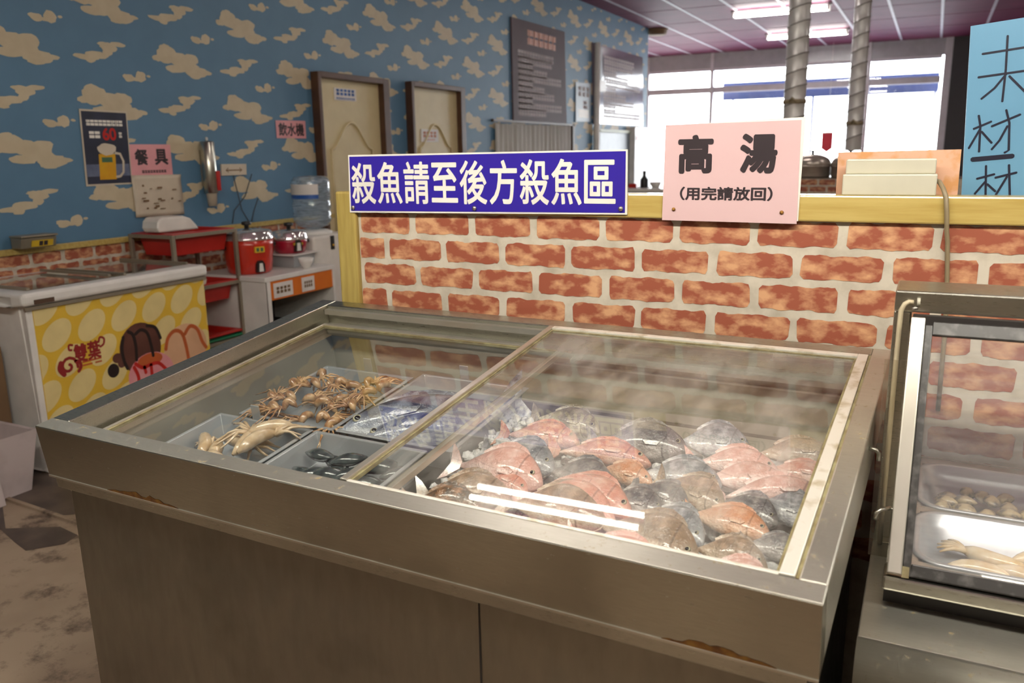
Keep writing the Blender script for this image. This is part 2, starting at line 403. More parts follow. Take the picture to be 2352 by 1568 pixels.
def tag(o, label, cat, group=None, kind=None):
    o['label'] = label; o['category'] = cat
    if group: o['group'] = group
    if kind: o['kind'] = kind
    return o
def empty(name, loc, label, cat, group=None):
    o = bpy.data.objects.new(name, None); COL.objects.link(o); o.location = V(loc); o.empty_display_size = .05
    WLOC[o.name] = V(loc)
    return tag(o, label, cat, group)
def copy_tree(o, loc=None, parent=None):
    c = o.copy(); COL.objects.link(c); c.parent = parent
    if loc is not None: c.location = V(loc)
    for ch in list(o.children): copy_tree(ch, None, c)
    return c
X, Y, Z = V((1, 0, 0)), V((0, 1, 0)), V((0, 0, 1))

# ------------------------------------------------------------------ room shell
WX = -4.092          # left wall plane
CZ = 3.33            # ceiling
F0 = .12             # floor level
PY = 1.925           # face of the low brick partition
b = MB(); b.box(-10, 6, -4, 17, F0 - .1, F0, 'floor')
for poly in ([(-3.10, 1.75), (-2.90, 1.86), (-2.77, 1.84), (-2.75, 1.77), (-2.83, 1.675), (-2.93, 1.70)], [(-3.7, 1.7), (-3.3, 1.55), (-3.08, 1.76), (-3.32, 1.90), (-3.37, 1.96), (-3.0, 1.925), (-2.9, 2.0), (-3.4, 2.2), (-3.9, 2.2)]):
    b.face([(x, y, F0 + .0012) for x, y in poly], 'floor_paint_shade')  # first patch is worn paint, second paints the shadow by the freezer and boxes
b.prism([(F0, 0), (F0 + .006, .005), (F0 + .006, .02), (F0, .025)], 0, 0, 'floor', 'x') if False else None
b.mesh([(-3.42, 1.935, F0), (-2.8, 1.895, F0), (-2.8, 1.92, F0), (-3.42, 1.96, F0), (-3.42, 1.938, F0 + .008), (-2.8, 1.898, F0 + .008), (-2.8, 1.915, F0 + .008), (-3.42, 1.955, F0 + .008)], [(4, 5, 6, 7), (0, 1, 5, 4), (2, 3, 7, 6), (3, 0, 4, 7), (1, 2, 6, 5)], 'floor')
b.build('floor', kind='structure')
b = MB(); b.box(-10, 6, -4, 17, CZ, CZ + .1, 'ceiling')
for k in range(-15, 10):
    x = -.08 + .62 * k; b.box(x - .018, x + .018, -4, 17, CZ - .006, CZ, 'grid')
for k in range(-3, 14):
    y = .3 + 1.24 * k; b.box(-10, 6, y - .01, y + .01, CZ - .003, CZ, 'ceiling')
b.build('ceiling', kind='structure')

# left wall: cloud wallpaper above a rail, printed brick below
b = MB()
b.box(WX - .2, WX, -4, 12.95, 0, CZ, 'wall_blue')
O, U, W = V((WX + .001, 0, 0)), Y, Z
A = [(-.12, .036, .078, .05), (-.04, .018, .085, .036), (.05, .022, .062, .036), (-.06, -.04, .08, .022), (.095, -.05, .085, .033), (.165, -.045, .05, .014), (-.19, .012, .042, .018), (.08, -.073, .045, .015), (-.135, .07, .045, .024), (.02, -.015, .09, .03)]
Bm = [(-.12, -.04, .08, .014), (-.05, -.024, .07, .02), (.03, .022, .055, .024), (.09, .042, .052, .012), (.0, .036, .04, .012), (-.09, -.055, .03, .012), (.02, -.005, .03, .02)]
Cm = [(-.045, -.009, .036, .02), (.03, .004, .036, .03), (.085, .01, .014, .007), (0, -.012, .03, .01), (-.07, 0, .02, .012)]
li = 0
for k in range(-1, 22):
    for n in range(-2, 5):
        cy = 2.77 + .515 * k; cz = 1.545 + .514 * n + (.2575 if k % 2 else 0)
        for mo, dy, dz in ((A, 0, 0), (Bm, -.03, .272), (Cm, .16, .15)):
            for (ey_, ez_, ry, rz) in mo:
                y, z = cy + dy + ey_, cz + dz + ez_
                if z - rz < 1.1 or z + rz > CZ - .01 or y + ry > 12.94: continue
                li += 1
                b.disc((y, z), ry, rz, 'cloud', O + X * (li % 23) * .00004, U, W, rot=rnd.uniform(-.05, .05), seg=16, wob=.12)
# printed brick wainscot
def brick_print(b, O, U, W, u0, u1, rows, pitch, starts, mat_m='mortar', course=.0715, seed=1, zcenter0=0):
    r = random.Random(seed)
    for j in range(rows):
        zc = zcenter0 - course * j
        offs = [0, .001, -.004]
        x = starts[j % len(starts)] - pitch * 12
        i = 0
        while x < u1:
            ja, jb = offs[i % 3] * 1.0, offs[(i + 1) % 3]
            a, c = x + ja + .0075 + r.uniform(-.002, .002), x + pitch + jb - .0075 + r.uniform(-.002, .002)
            x += pitch; i += 1
            a0, c0 = max(a, u0), min(c, u1)
            if c0 - a0 < .01: continue
            h = .0272 + r.uniform(-.0012, .0012); n = 22; pts = []
            rc = r.uniform(.005, .012)
            top = [(a0 + (c0 - a0) * t / n, h) for t in range(n + 1)]
            bot = [(c0 - (c0 - a0) * t / n, -h) for t in range(n + 1)]
            for q, (px, pz) in enumerate(top + bot):
                e = min(px - a0, c0 - px)
                pz = pz * (1 + .05 * math.sin(px * 61 + zc * 300) + .04 * math.sin(px * 143 + zc * 90) - (.34 * max(0, 1 - e / rc) ** 2 if rc else 0)) + r.uniform(-.0009, .0009)
                px += r.uniform(-.0008, .0008) if 0 < e else (.004 if px < (a0 + c0) / 2 else -.004) * r.random()
                pts.append(O + U * px + W * (zc + pz))
            b.face(pts, 'brick')
b.box(WX, WX + .002, -4, 12.9, 0, 1.045, 'mortar')
brick_print(b, V((WX + .003, 0, 0)), Y, Z, 1.5, 8.5, 9, .1835, [2.49, 2.40], seed=3, zcenter0=1.01)
b.build('wall_left', kind='structure', weld=False)
b = MB(); b.box(WX, WX + .022, -4, 12.9, 1.04, 1.072, 'pine'); b.build('trim_1', kind='structure', bevel=.004)
b = MB(); b.box(5.9, 6, -4, 17, 0, CZ, 'room_wall'); b.build('wall_right', kind='structure')
b = MB(); b.box(-10, 6, -4.1, -4, 0, CZ, 'room_wall'); b.build('wall_back', kind='structure')
b = MB(); b.box(-10, -9.9, 12.9, 17, 0, CZ, 'room_wall'); b.build('wall_recess', kind='structure')
b = MB(); b.box(-10, WX - .2, 12.75, 12.95, 0, CZ, 'room_wall'); b.build('wall_return', kind='structure')

# low partition with printed brick face
b = MB(); b.box(-1.512, 5.9, PY, PY + .07, 0, 1.345, 'mortar')
O = V((0, PY - .0008, 0))
brick_print(b, O, X, Z, -1.45, .62, 11, .1835, [-1.2655, -1.356, -1.257, -1.356], seed=5, zcenter0=1.3155)
b.build('wall_partition', kind='structure', weld=False)
b = MB(); b.box(-1.45, 5.9, PY - .012, PY + .058, 1.345, 1.402, 'pine'); b.build('trim_2', kind='structure', bevel=.004)
b = MB(); b.box(-1.518, -1.45, PY - .014, PY + .08, 0, 1.402, 'pine_v'); b.build('trim_3', kind='structure', bevel=.006)

# far window wall
WY = 16.8
def win_wall():
    fr = MB()
    fr.box(-9.9, 5.9, WY, WY + .12, 3.05, CZ, 'win_dark')
    o = fr.build('wall_far', kind='structure')
    xs = [-9.9, -6.6, -5.3, -4.01, -2.6, -1.2, .0]
    for i in range(len(xs) - 1):
        x0, x1 = xs[i], xs[i + 1]
        root = bpy.data.objects.new('window_%d' % (i + 1), None); COL.objects.link(root); root.location = ((x0 + x1) / 2, WY, 0); WLOC[root.name] = V(root.location)
        root['kind'] = 'structure'
        f = MB()
        f.box(x0 - .03, x0 + .03, WY - .02, WY + .1, 0, CZ, 'win_frame')
        f.box(x0 + .035, x1 - .035, WY, WY + .1, 2.59, 2.70, 'win_frame')
        f.box(x0 + .035, x1 - .035, WY, WY + .1, 3.0, 3.05, 'win_frame')
        f.box(x0 + .035, x1 - .035, WY, WY + .1, 0, .12, 'win_frame')
        f.build('window_frame', root)
        g = MB()
        g.face([(x0 + .035, WY + .05, .12), (x1 - .035, WY + .05, .12), (x1 - .035, WY + .05, 3.0), (x0 + .035, WY + .05, 3.0)], 'window_glass')
        g.build('window_pane', root)
    f = MB(); f.box(.0, .12, WY - .02, WY + .12, 0, CZ, 'win_frame'); f.build('trim_4', kind='structure')
    f = MB(); f.box(.12, 5.9, WY - .05, WY + .12, 0, CZ, 'charcoal'); f.build('wall_far_column', kind='structure')
win_wall()
# the street outside
b = MB(); b.box(-25, 20, 16.95, 60, -.12, -.02, 'asphalt'); b.build('ground_outside', kind='structure')
b = MB(); b.box(-3.88, -.05, 17.25, 18.3, 2.56, 2.79, 'awning'); b.box(-3.88, -.05, 17.2, 17.25, 2.46, 2.79, 'awning')
for x in (-3.9, -2.3, -.1): b.tube([(x, 18.25, 0), (x, 18.25, 2.6)], .03, 'win_frame')
tag(b.build('awning'), 'dark navy awning outside the far windows', 'awning')

# ------------------------------------------------------------------ lamps on the ceiling
def lamp(cx, cy, ln, label, CZ=CZ, tm='tube'):
    root = empty('fluorescent_light', (cx, cy, CZ), label, 'ceiling light', 'twin tube ceiling lights')
    h = MB(); h.box(cx - ln / 2 - .05, cx + ln / 2 + .05, cy - .035, cy + .035, CZ - .035, CZ - .001, 'lamp_grey'); h.build('housing', root, bevel=.006)
    for s in (-1, 1):
        t = MB(); t.tube([(cx - ln / 2, cy + s * .055, CZ - .075), (cx + ln / 2, cy + s * .055, CZ - .075)], .015, tm, 12); t.build('tube', root)
        for e in (-1, 1):
            k = MB(); x = cx + e * (ln / 2 + .012); k.box(x - .012, x + .012, cy + s * .055 - .018, cy + s * .055 + .018, CZ - .095, CZ - .035, 'white'); k.build('end_holder', root)
    return root
vis = {11.98: 'long bright ceiling light nearer the camera, cut by the top of the frame', 14.6: 'shorter looking ceiling light behind the steel duct, nearer the far windows'}
for cx, cy in ((-1.86, 3.69), (-1.95, 6.3), (-1.97, 9.15), (-1.99, 11.98), (-2.0, 14.6), (1.0, .05), (1.0, 3.435), (1.1, 6.3), (1.2, 9.15), (3.9, .6), (3.9, 5), (1.0, -2.4)):
    lamp(cx, cy, 1.08 if cy < 10 else 1.18, vis.get(cy, 'twin tube ceiling light above the counters, seen only as a reflection') if cx < 0 else 'twin tube ceiling light over the right side of the room, out of the frame', tm='tube_far' if cy > 8 else 'tube')
for hx in (-1.5, -.1, 1.3):  # added row of lamps, hung here only to brighten the brick and case
    h = lamp(hx, .65, 1.2, 'added hanging tube light over the aisle in front of the case, out of the frame', 2.55, 'tube_added')
    for e in (-.45, .45):
        k = MB(); k.tube([(hx + e, .65, 2.549), (hx + e, .65, CZ)], .004, 'white', 6); k.build('hanging_rod', h)
b = MB(); b.lathe([(.0, 0), (.13, 0), (.15, .03), (.15, .06), (.17, .085)], (-4.0, 13.1, CZ - .086), 'kraft', 20)
tag(b.build('ceiling_speaker'), 'small brown round speaker on the ceiling by the end of the cloud wall', 'speaker')

# ------------------------------------------------------------------ doors and notices on the cloud wall
def door(n, y0, y1, top, sign):
    root = bpy.data.objects.new('door_%d' % n, None); COL.objects.link(root); root.location = (WX, (y0 + y1) / 2, 0); WLOC[root.name] = V(root.location); root['kind'] = 'structure'
    f = MB(); w = .085
    f.box(WX, WX + .07, y0, y0 + w * .45, 0, top, 'door_frame'); f.box(WX, WX + .07, y1 - w, y1, 0, top, 'door_frame'); f.box(WX, WX + .07, y0 + w * .45, y1 - w, top - .04, top, 'door_frame')
    f.build('door_frame', root, bevel=.004)
    l = MB(); a, c = y0 + w * .45, y1 - w
    l.box(WX, WX + .018, a, c, .01, top - .04, 'door_cream')
    # raised arched panel moulding
    m = .13; pa, pc = a + m, c - m; pts = [(WX + .02, pa, .9), (WX + .02, pa, top - .55)]
    for k in range(1, 24):
        t = k / 24; pts.append((WX + .02, pa + (pc - pa) * t, top - .55 + .2 * min(1, 1.12 * math.sin(PI * t) ** 2 - .12 * math.sin(PI * t) ** 6)))
    pts += [(WX + .02, pc, top - .55), (WX + .02, pc, .9), (WX + .02, pa, .9)]
    l.tube(pts, .012, 'door_cream', 8)
    pts2 = [(WX + .02, pa, .15), (WX + .02, pc, .15), (WX + .02, pc, .8), (WX + .02, pa, .8), (WX + .02, pa, .15)]
    l.tube(pts2, .012, 'door_cream', 8)
    l.build('door_leaf', root)
    k = MB(); k.lathe([(.028, 0), (.028, .01), (.012, .015), (.012, .05), (.03, .06), (.03, .085), (.0, .095)], (WX + .018, c - .07, 1.0), 'chrome', 14, axis=Matrix.Rotation(PI / 2, 3, 'Y')); k.build('door_knob', root)
door(1, 4.955, 5.85, 2.098, 0)
door(2, 6.18, 7.10, 2.11, 0)

def blocks(b, y0, y1, z, h, n, mat, O, U, W, seed=0, gap=.25):
    """a line of blurred print: n small character blocks"""
    r = random.Random(seed); w = (y1 - y0) / n
    for i in range(n):
        a = y0 + i * w + w * gap / 2; c = a + w * (1 - gap)
        b.rect(a, c, z - h / 2, z - h * .06, mat, O, U, W); b.rect(a, c, z + h * .1, z + h / 2, mat, O, U, W)
        if r.random() < .7: b.rect(a + w * .25, a + w * .42, z - h / 2, z + h / 2, mat, O, U, W)
def wall_sheet(name, corners, th, mat, off=.0):
    """a sheet on the left wall from (y,z) corners"""
    b = MB(); b.prism(corners, WX + off + .0015, WX + off + th, mat, 'x'); return b
FO = lambda th: V((WX + th + .0006, 0, 0))
# door signs
b = wall_sheet('s', [(5.19, 1.91), (5.46, 1.91), (5.46, 2.0), (5.19, 2.0)], .0235, 'label_white')
blocks(b, 5.21, 5.44, 1.97, .045, 5, 'label_blue', FO(.0235), Y, Z, 1); blocks(b, 5.21, 5.44, 1.925, .015, 10, 'label_blue', FO(.0235), Y, Z, 2)
tag(b.build('door_sign', weld='fix'), 'small white door sign with blue print high on the left cream door', 'sign')
b = wall_sheet('s', [(6.37, 1.61), (6.66, 1.61), (6.66, 1.72), (6.37, 1.72)], .0235, 'label_white')
blocks(b, 6.40, 6.63, 1.675, .05, 4, 'terracotta', FO(.0235), Y, Z, 3); blocks(b, 6.44, 6.6, 1.63, .014, 8, 'terracotta', FO(.0235), Y, Z, 4)
tag(b.build('door_sign', weld='fix'), 'white notice with red print taped halfway up the right cream door', 'sign')
# beer poster
b = wall_sheet('s', [(3.042, 1.36), (3.335, 1.362), (3.352, 1.762), (3.056, 1.765)], .004, 'foam')
F = FO(.004)
b.face([F + Y * y + Z * z for y, z in ((3.052, 1.37), (3.33, 1.37), (3.345, 1.752), (3.064, 1.755))], 'poster_dark')
F = F + X * .0004
b.rect(3.055, 3.328, 1.41, 1.475, 'poster_blue', F, Y, Z)
blocks(b, 3.085, 3.315, 1.695, .03, 9, 'sign_white', F, Y, Z, 5, .12); blocks(b, 3.095, 3.165, 1.632, .036, 2, 'sign_white', F, Y, Z, 6, .12); blocks(b, 3.28, 3.305, 1.632, .03, 1, 'sign_white', F, Y, Z, 7)
b.text('60', (3.222, 1.636), .062, 'sauce', F + X * .0003, Y, Z, .03)
G = F + X * .0008
b.face([G + Y * y + Z * z for y, z in ((3.130, 1.392), (3.235, 1.392), (3.245, 1.53), (3.14, 1.53))], 'beer')
b.disc((3.195, 1.555), .06, .033, 'foam', G + X * .0003, Y, Z, wob=.08)
b.rect(3.155, 3.222, 1.485, 1.512, 'tape_green', G + X * .0003, Y, Z)
b.ribbon([(3.24, 1.535), (3.275, 1.53), (3.292, 1.49), (3.285, 1.43), (3.262, 1.408), (3.238, 1.405)], .014, 'foam', G + X * .0003, Y, Z)
tag(b.build('beer_poster', weld=False), 'dark blue poster of a full beer mug with a red price', 'poster')
b = wall_sheet('s', [(3.338, 1.40), (3.63, 1.40), (3.632, 1.582), (3.345, 1.582)], .0035, 'paper_pink')
b.text('餐', (3.418, 1.51), .085, 'ink', FO(.0035), Y, Z, .035); b.text('具', (3.557, 1.51), .085, 'ink', FO(.0035), Y, Z, .035)
blocks(b, 3.41, 3.585, 1.428, .015, 9, 'ink', FO(.0035), Y, Z, 8, .15)
tag(b.build('tableware_sign', weld=False), 'pink sign with two large black characters above a crumpled notice', 'sign')
# curled paper notice
b = MB(); n = 10; vs = []; fs = []
for i in range(n + 1):
    for j in range(n + 1):
        u, v = i / n, j / n
        y = 3.332 + .345 * u + .01 * v * 0; z = 1.172 + .238 * v - .004 * u
        x = WX + .008 + .012 * (1 - v) * u + .006 * math.sin(5 * u + 3 * v) * (1 - v) + (.012 * max(0, u - .8) * 5 * max(0, v - .85) * 6)
        vs.append((x, y, z))
for i in range(n):
    for j in range(n):
        a = i * (n + 1) + j; fs.append((a, a + n + 1, a + n + 2, a + 1))
b.mesh(vs, fs, 'foam', True)
for k in range(16):
    yy, zz = 3.36 + .28 * rnd.random(), 1.20 + .17 * rnd.random()
    b.rect(yy, yy + rnd.uniform(.01, .04), zz, zz + rnd.uniform(.004, .012), 'kraft', V((WX + .0225, 0, 0)), Y, Z)
o = tag(b.build('paper_notice', weld=False), 'crumpled cream handwritten notice hanging under the pink sign by the poster', 'notice')
md = o.modifiers.new('Solid', 'SOLIDIFY'); md.thickness = .0012
# cup dispenser
root = empty('cup_dispenser', (WX + .05, 3.86, 1.2), 'grey metal tube cup dispenser fixed upright on the cloud wall', 'cup dispenser')
b = MB(); b.lathe([(.038, 1.285), (.043, 1.29), (.043, 1.595), (.036, 1.60), (.0, 1.603)], (WX + .05, 3.875, 0), 'steel', 20); b.build('tube', root)
b = MB(); b.lathe([(.0, 0), (.008, .003), (.008, .02), (.0, .024)], (WX + .05, 3.875, 1.603), 'white', 10); b.build('cap_knob', root)
b = MB(); b.lathe([(.026, 1.205), (.033, 1.285), (.034, 1.286), (.034, 1.29)], (WX + .05, 3.875, 0), 'foam', 18); b.build('paper_cup', root)
b = MB(); b.box(WX + .052, WX + .094, 3.886, 3.917, 1.30, 1.42, 'red'); b.build('red_strip', root)
b = MB(); b.box(WX + .001, WX + .02, 3.85, 3.90, 1.33, 1.55, 'shelf_metal'); b.build('bracket', root)
# small white arrow plate, pink water sign
b = wall_sheet('s', [(4.01, 1.388), (4.23, 1.388), (4.235, 1.458), (4.016, 1.460)], .012, 'foam')
b.ribbon([(4.05, 1.42), (4.19, 1.42)], .008, 'kraft', FO(.012), Y, Z)
b.ribbon([(4.07, 1.434), (4.05, 1.42), (4.07, 1.408)], .006, 'kraft', FO(.0123), Y, Z)
b.ribbon([(4.17, 1.434), (4.19, 1.42), (4.17, 1.408)], .006, 'kraft', FO(.0123), Y, Z)
tag(b.build('arrow_sign', weld=False), 'small cream plate with a two headed arrow on the cloud wall', 'sign')
b = wall_sheet('s', [(4.556, 1.627), (4.862, 1.627), (4.864, 1.75), (4.556, 1.746)], .004, 'paper_pink')
b.text('飲水機', (4.71, 1.687), .085, 'ink', FO(.004), Y, Z, .03, w=.26)
tag(b.build('water_sign', weld=False), 'small pink sign with three black characters left of the first door', 'sign')
# grey metal box on the rail with yellow sticker
root = empty('wall_ashtray', (WX + .06, 2.65, 1.072), 'grey metal ashtray box with yellow sticker on the wall rail', 'ashtray')
b = MB(); b.prism([(WX + .023, 1.074), (WX + .10, 1.074), (WX + .115, 1.125), (WX + .023, 1.135)], 2.57, 2.755, 'shelf_metal', 'y'); b.build('box', root, bevel=.004, weld='fix')
b = MB(); b.prism([(WX + .103, 1.080), (WX + .1055, 1.080), (WX + .116, 1.112), (WX + .1135, 1.112)], 2.62, 2.735, 'yellow_tag', 'y')
b.build('yellow_sticker', root, weld='fix')
b = MB(); b.prism([(WX + .1068, 1.084), (WX + .1075, 1.084), (WX + .1150, 1.107), (WX + .1143, 1.107)], 2.66, 2.68, 'ink', 'y'); b.prism([(WX + .1068, 1.084), (WX + .1075, 1.084), (WX + .1150, 1.107), (WX + .1143, 1.107)], 2.685, 2.705, 'ink', 'y'); b.build('sticker_print', root, weld='fix')
b = MB(); b.box(WX + .022, WX + .122, 2.565, 2.76, 1.128, 1.138, 'shelf_metal'); b.build('lid', root, bevel=.003)
# big menu boards
def menu(name, cs, mat, title, lines, lab, dark_edge=False):
    b = wall_sheet('s', cs, .02, mat); F = FO(.02); (y0, z0), (y1, _), (_, z1) = cs[0], cs[1], cs[2]
    if title: blocks(b, y0 + .36, y1 - .33, z1 - .17, .15, 6, 'terracotta', F, Y, Z, 31, .08)
    r = random.Random(9); nl = lines
    for i in range(nl):
        z = z1 - (.36 if title else .16) - i * ((z1 - z0) - (.45 if title else .25)) / (nl - .5)
        w = r.uniform(.55, 1.0) if i % 3 != 2 else .3
        ys = y0 + (.12 if not dark_edge else .34)
        blocks(b, ys, ys + (y1 - .1 - ys) * w, z, .078, int(16 * w) + 1, 'board_text', F, Y, Z, i, .12)
    if dark_edge: b.rect(y0 + .06, y0 + .28, z0 + .5, z1 - .02, 'poster_dark', F, Y, Z)
    return tag(b.build(name, weld=False), lab, 'menu board')
menu('menu_board', [(8.22, 1.82), (9.68, 1.84), (9.62, 2.90), (8.20, 2.885)], 'board_grey', True, 11, 'large grey menu board with an orange heading and rows of pale text')
menu('menu_board', [(10.62, 1.865), (12.72, 1.875), (12.63, 2.88), (10.54, 2.875)], 'board_gloss', False, 10, 'glossy grey menu board shining with window light near the wall end', True)
b = wall_sheet('s', [(9.99, 1.875), (10.51, 1.885), (10.505, 2.365), (9.985, 2.355)], .015, 'slate')
blocks(b, 10.05, 10.46, 2.25, .12, 3, 'board_text', FO(.015), Y, Z, 12); blocks(b, 10.2, 10.4, 2.09, .1, 1, 'board_text', FO(.015), Y, Z, 13); b.rect(10.08, 10.42, 1.93, 2.03, 'foam', FO(.015), Y, Z)
tag(b.build('small_wall_sign', weld=False), 'small grey framed sign between the two big menu boards', 'sign')
b = MB(); b.tube([(WX + .05, 10.63, F0), (WX + .05, 10.63, 2.88)], .04, 'white', 14)
tag(b.build('white_pole'), 'thin white pole beside the glossy menu board', 'pole')
b = wall_sheet('s', [(10.66, 2.28), (11.0, 2.29), (11.0, 2.43), (10.66, 2.43)], .04, 'white'); tag(b.build('glare_panel', weld='fix'), 'small white panel standing in for window glare on the glossy menu board', 'glare panel')  # white panel stands in for window glare on the glossy board
# striped curtain over a pass-through
b = MB(); vs = []; fs = []; n = 90
for i in range(n + 1):
    y = 7.79 + 2.05 * i / n; x = WX + .02 + .014 * math.sin(i * 1.25)
    vs += [(x, y, 1.0), (x, y, 1.80 + .02 * i / n)]
for i in range(n): fs.append((2 * i, 2 * i + 2, 2 * i + 3, 2 * i + 1))
b.mesh(vs, fs, 'curtain', True)
o = b.build('striped_curtain', weld=False); tag(o, 'pale striped curtain over the pass-through under the orange headed board', 'curtain')
md = o.modifiers.new('Solid', 'SOLIDIFY'); md.thickness = .003
b = MB(); b.box(WX, WX + .03, 9.86, 9.92, .9, 1.84, 'plank'); b.box(WX, WX + .03, 7.74, 9.92, 1.82, 1.845, 'plank'); tag(b.build('curtain_frame'), 'dark wooden frame around the striped curtain', 'frame')
# kitchen hatch beyond
root = empty('kitchen_cabinet', (WX + .2, 11.8, 0), 'grey blue and white kitchen cabinet under the glossy menu board', 'cabinet')
b = MB(); b.box(WX + .002, WX + .04, 10.78, 12.02, .9, 1.76, 'slate'); b.build('grey_panel', root, bevel=.005)
b = MB(); b.box(WX + .002, WX + .12, 12.03, 12.85, F0, 1.85, 'white'); b.build('white_side', root, bevel=.005)
b = MB(); b.box(WX + .002, WX + .06, 10.75, 12.02, 1.76, 1.80, 'pale_green'); b.build('top_trim', root)
b = MB(); b.box(WX + .002, WX + .2, 10.78, 12.02, F0, .9, 'white'); b.build('base', root)
b = MB(); b.box(WX + .121, WX + .128, 12.1, 12.62, 1.655, 1.725, 'sauce'); tag(b.build('red_label'), 'small dark red label stuck on the white kitchen cabinet', 'label')
root = empty('serving_counter', (-3.1, 10.0, 0), 'white topped serving counter beyond the partition, right of the blue sign', 'counter')
b = MB(); b.box(-3.75, -2.55, 9.75, 10.3, 1.02, 1.06, 'white'); b.build('worktop', root, bevel=.006)
b = MB(); b.box(-3.7, -2.6, 9.8, 10.25, F0, 1.02, 'slate'); b.build('base', root)
root = empty('sauce_bottle', (-3.19, 10.05, 1.06), 'dark bottle standing on the white serving counter', 'bottle')
b = MB(); b.lathe([(.045, 1.06), (.05, 1.07), (.05, 1.16), (.02, 1.2), (.018, 1.23)], (-3.19, 10.05, 0), 'black', 16); b.build('body', root)
b = MB(); b.lathe([(.021, 1.23), (.021, 1.262), (.0, 1.264)], (-3.19, 10.05, 0), 'black', 12); b.build('cap', root)
b = MB(); b.box(-3.37, -3.27, 9.98, 10.08, 1.06, 1.11, 'sauce'); tag(b.build('red_box', bevel=.004), 'small red box beside the dark bottle on the serving counter', 'box')
b = MB(); b.lathe([(.04, 0), (.065, .04), (.07, .075), (.063, .075), (.055, .04), (.0, .012)], (-3.03, 10.0, 1.06), 'white', 18); tag(b.build('white_bowl'), 'white bowl right of the dark bottle on the serving counter', 'bowl')

# wires on the wall above the rice cookers
for k, pts in enumerate(([(WX + .012, 4.277, 1.39), (WX + .012, 4.20, 1.25), (WX + .012, 4.09, 1.16), (WX + .012, 4.065, 1.08)], [(WX + .012, 4.319, 1.23), (WX + .012, 4.27, 1.15), (WX + .012, 4.239, 1.078)], [(WX + .012, 4.11, 1.386), (WX + .012, 4.14, 1.25), (WX + .012, 4.16, 1.16), (WX + .03, 4.2, 1.076)])):
    b = MB(); b.tube(pts, .0032, 'pale_wire', 8)
    tag(b.build('power_cable'), ['dark cable running down the wall from the arrow plate to the scarlet cooker', 'short dark cable on the wall above the crimson cooker', 'dark cable curving down the wall between the two cookers'][k], 'cable')

# ------------------------------------------------------------------ ice cream freezer
root = empty('ice_cream_freezer', (-3.76, 2.71, 0), 'white chest freezer with a yellow ice cream wrap and sliding glass lids', 'freezer')
fx, fb, y0, y1 = -3.45, -4.07, 2.2, 3.195
b = MB()
b.box(fb, fx, y0, y1, F0 + .005, .135, 'white')
b.box(fb, fb + .05, y0, y1, .13, .885, 'white'); b.box(fx - .05, fx, y0, y1, .13, .885, 'white')
b.box(fb + .05, fx - .05, y0, y0 + .05, .13, .885, 'white'); b.box(fb + .05, fx - .05, y1 - .05, y1, .13, .885, 'white')
b.box(fb + .05, fx - .05, y0 + .05, y1 - .05, .30, .34, 'white')
b.build('cabinet_body', root, bevel=.012)
b = MB()   # rim
b.box(fb - .005, fb + .075, y0 - .02, y1 + .02, .885, .945, 'white'); b.box(fx - .06, fx + .018, y0 - .02, y1 + .02, .885, .945, 'white')
b.box(fb + .075, fx - .06, y0 - .02, y0 + .07, .885, .945, 'white'); b.box(fb + .075, fx - .06, y1 - .07, y1 + .02, .885, .945, 'white')
b.build('rim', root, bevel=.018, seg=3)
b = MB(); b.box(fx - .002, fx + .012, y0 - .008, y1 + .008, .868, .884, 'shelf_metal'); b.build('lower_trim', root)
for k, (a, c, z) in enumerate(((y0 + .05, 2.76, .946), (2.66, y1 - .05, .952))):
    b = MB(); b.face([(fb + .06, a, z), (fx - .05, a, z), (fx - .05, c, z), (fb + .06, c, z)], 'lid_glass'); g = b.build('glass_lid', root)
    f = MB(); f.box(fb + .06, fx - .05, a, a + .014, z, z + .012, 'shelf_metal'); f.build('lid_bar', g)
    f = MB(); f.box(fb + .06, fx - .05, c - .014, c, z, z + .012, 'shelf_metal'); f.build('lid_bar', g)
# wrap with print
P = V((fx + .0022, 0, 0))
b = MB(); b.box(fx, fx + .002, y0 + .028, y1 - .004, .125, .866, 'yellow')
def clip_disc(b, c, ru, rw, mat, off, rot=0, seg=26, ymin=y0 + .03, ymax=y1 - .006, zmax=.864, zmin=.127):
    pts = []
    for k in range(seg):
        a = 2 * PI * k / seg; x, z = ru * math.cos(a), rw * math.sin(a)
        x, z = x * math.cos(rot) - z * math.sin(rot), x * math.sin(rot) + z * math.cos(rot)
        pts.append((min(max(c[0] + x, ymin), ymax), min(max(c[1] + z, zmin), zmax)))
    q = [p for i, p in enumerate(pts) if (abs(p[0] - pts[i - 1][0]) + abs(p[1] - pts[i - 1][1])) > 1e-5]
    if len(q) > 2 and max(p[0] for p in q) - min(p[0] for p in q) > .004 and max(p[1] for p in q) - min(p[1] for p in q) > .004:
        b.face([P + X * off + Y * p[0] + Z * p[1] for p in q], mat)
for i in range(-6, 9):
    for j in range(-4, 8):
        cy = 2.325 + .1775 * i - .03 * j * 0 + (.0) ; cz = .738 + .012 * i
        cy += -.045 * (j) ; cz += .128 * j
        # half-drop lattice like the print
        clip_disc(b, (cy, cz), .087, .056, 'oval', .0001 + .00001 * ((i * 7 + j) % 9), rot=.72)
def smooth_line(pts, m=6):
    P4 = [pts[0]] + list(pts) + [pts[-1]]; out = []
    for i in range(1, len(P4) - 2):
        a, b_, c, d = P4[i - 1:i + 3]
        for k in range(m):
            t = k / m
            out.append(tuple(.5 * (2 * b_[q] + (c[q] - a[q]) * t + (2 * a[q] - 5 * b_[q] + 4 * c[q] - d[q]) * t * t + (3 * b_[q] - a[q] - 3 * c[q] + d[q]) * t ** 3) for q in (0, 1)))
    return out + [pts[-1]]
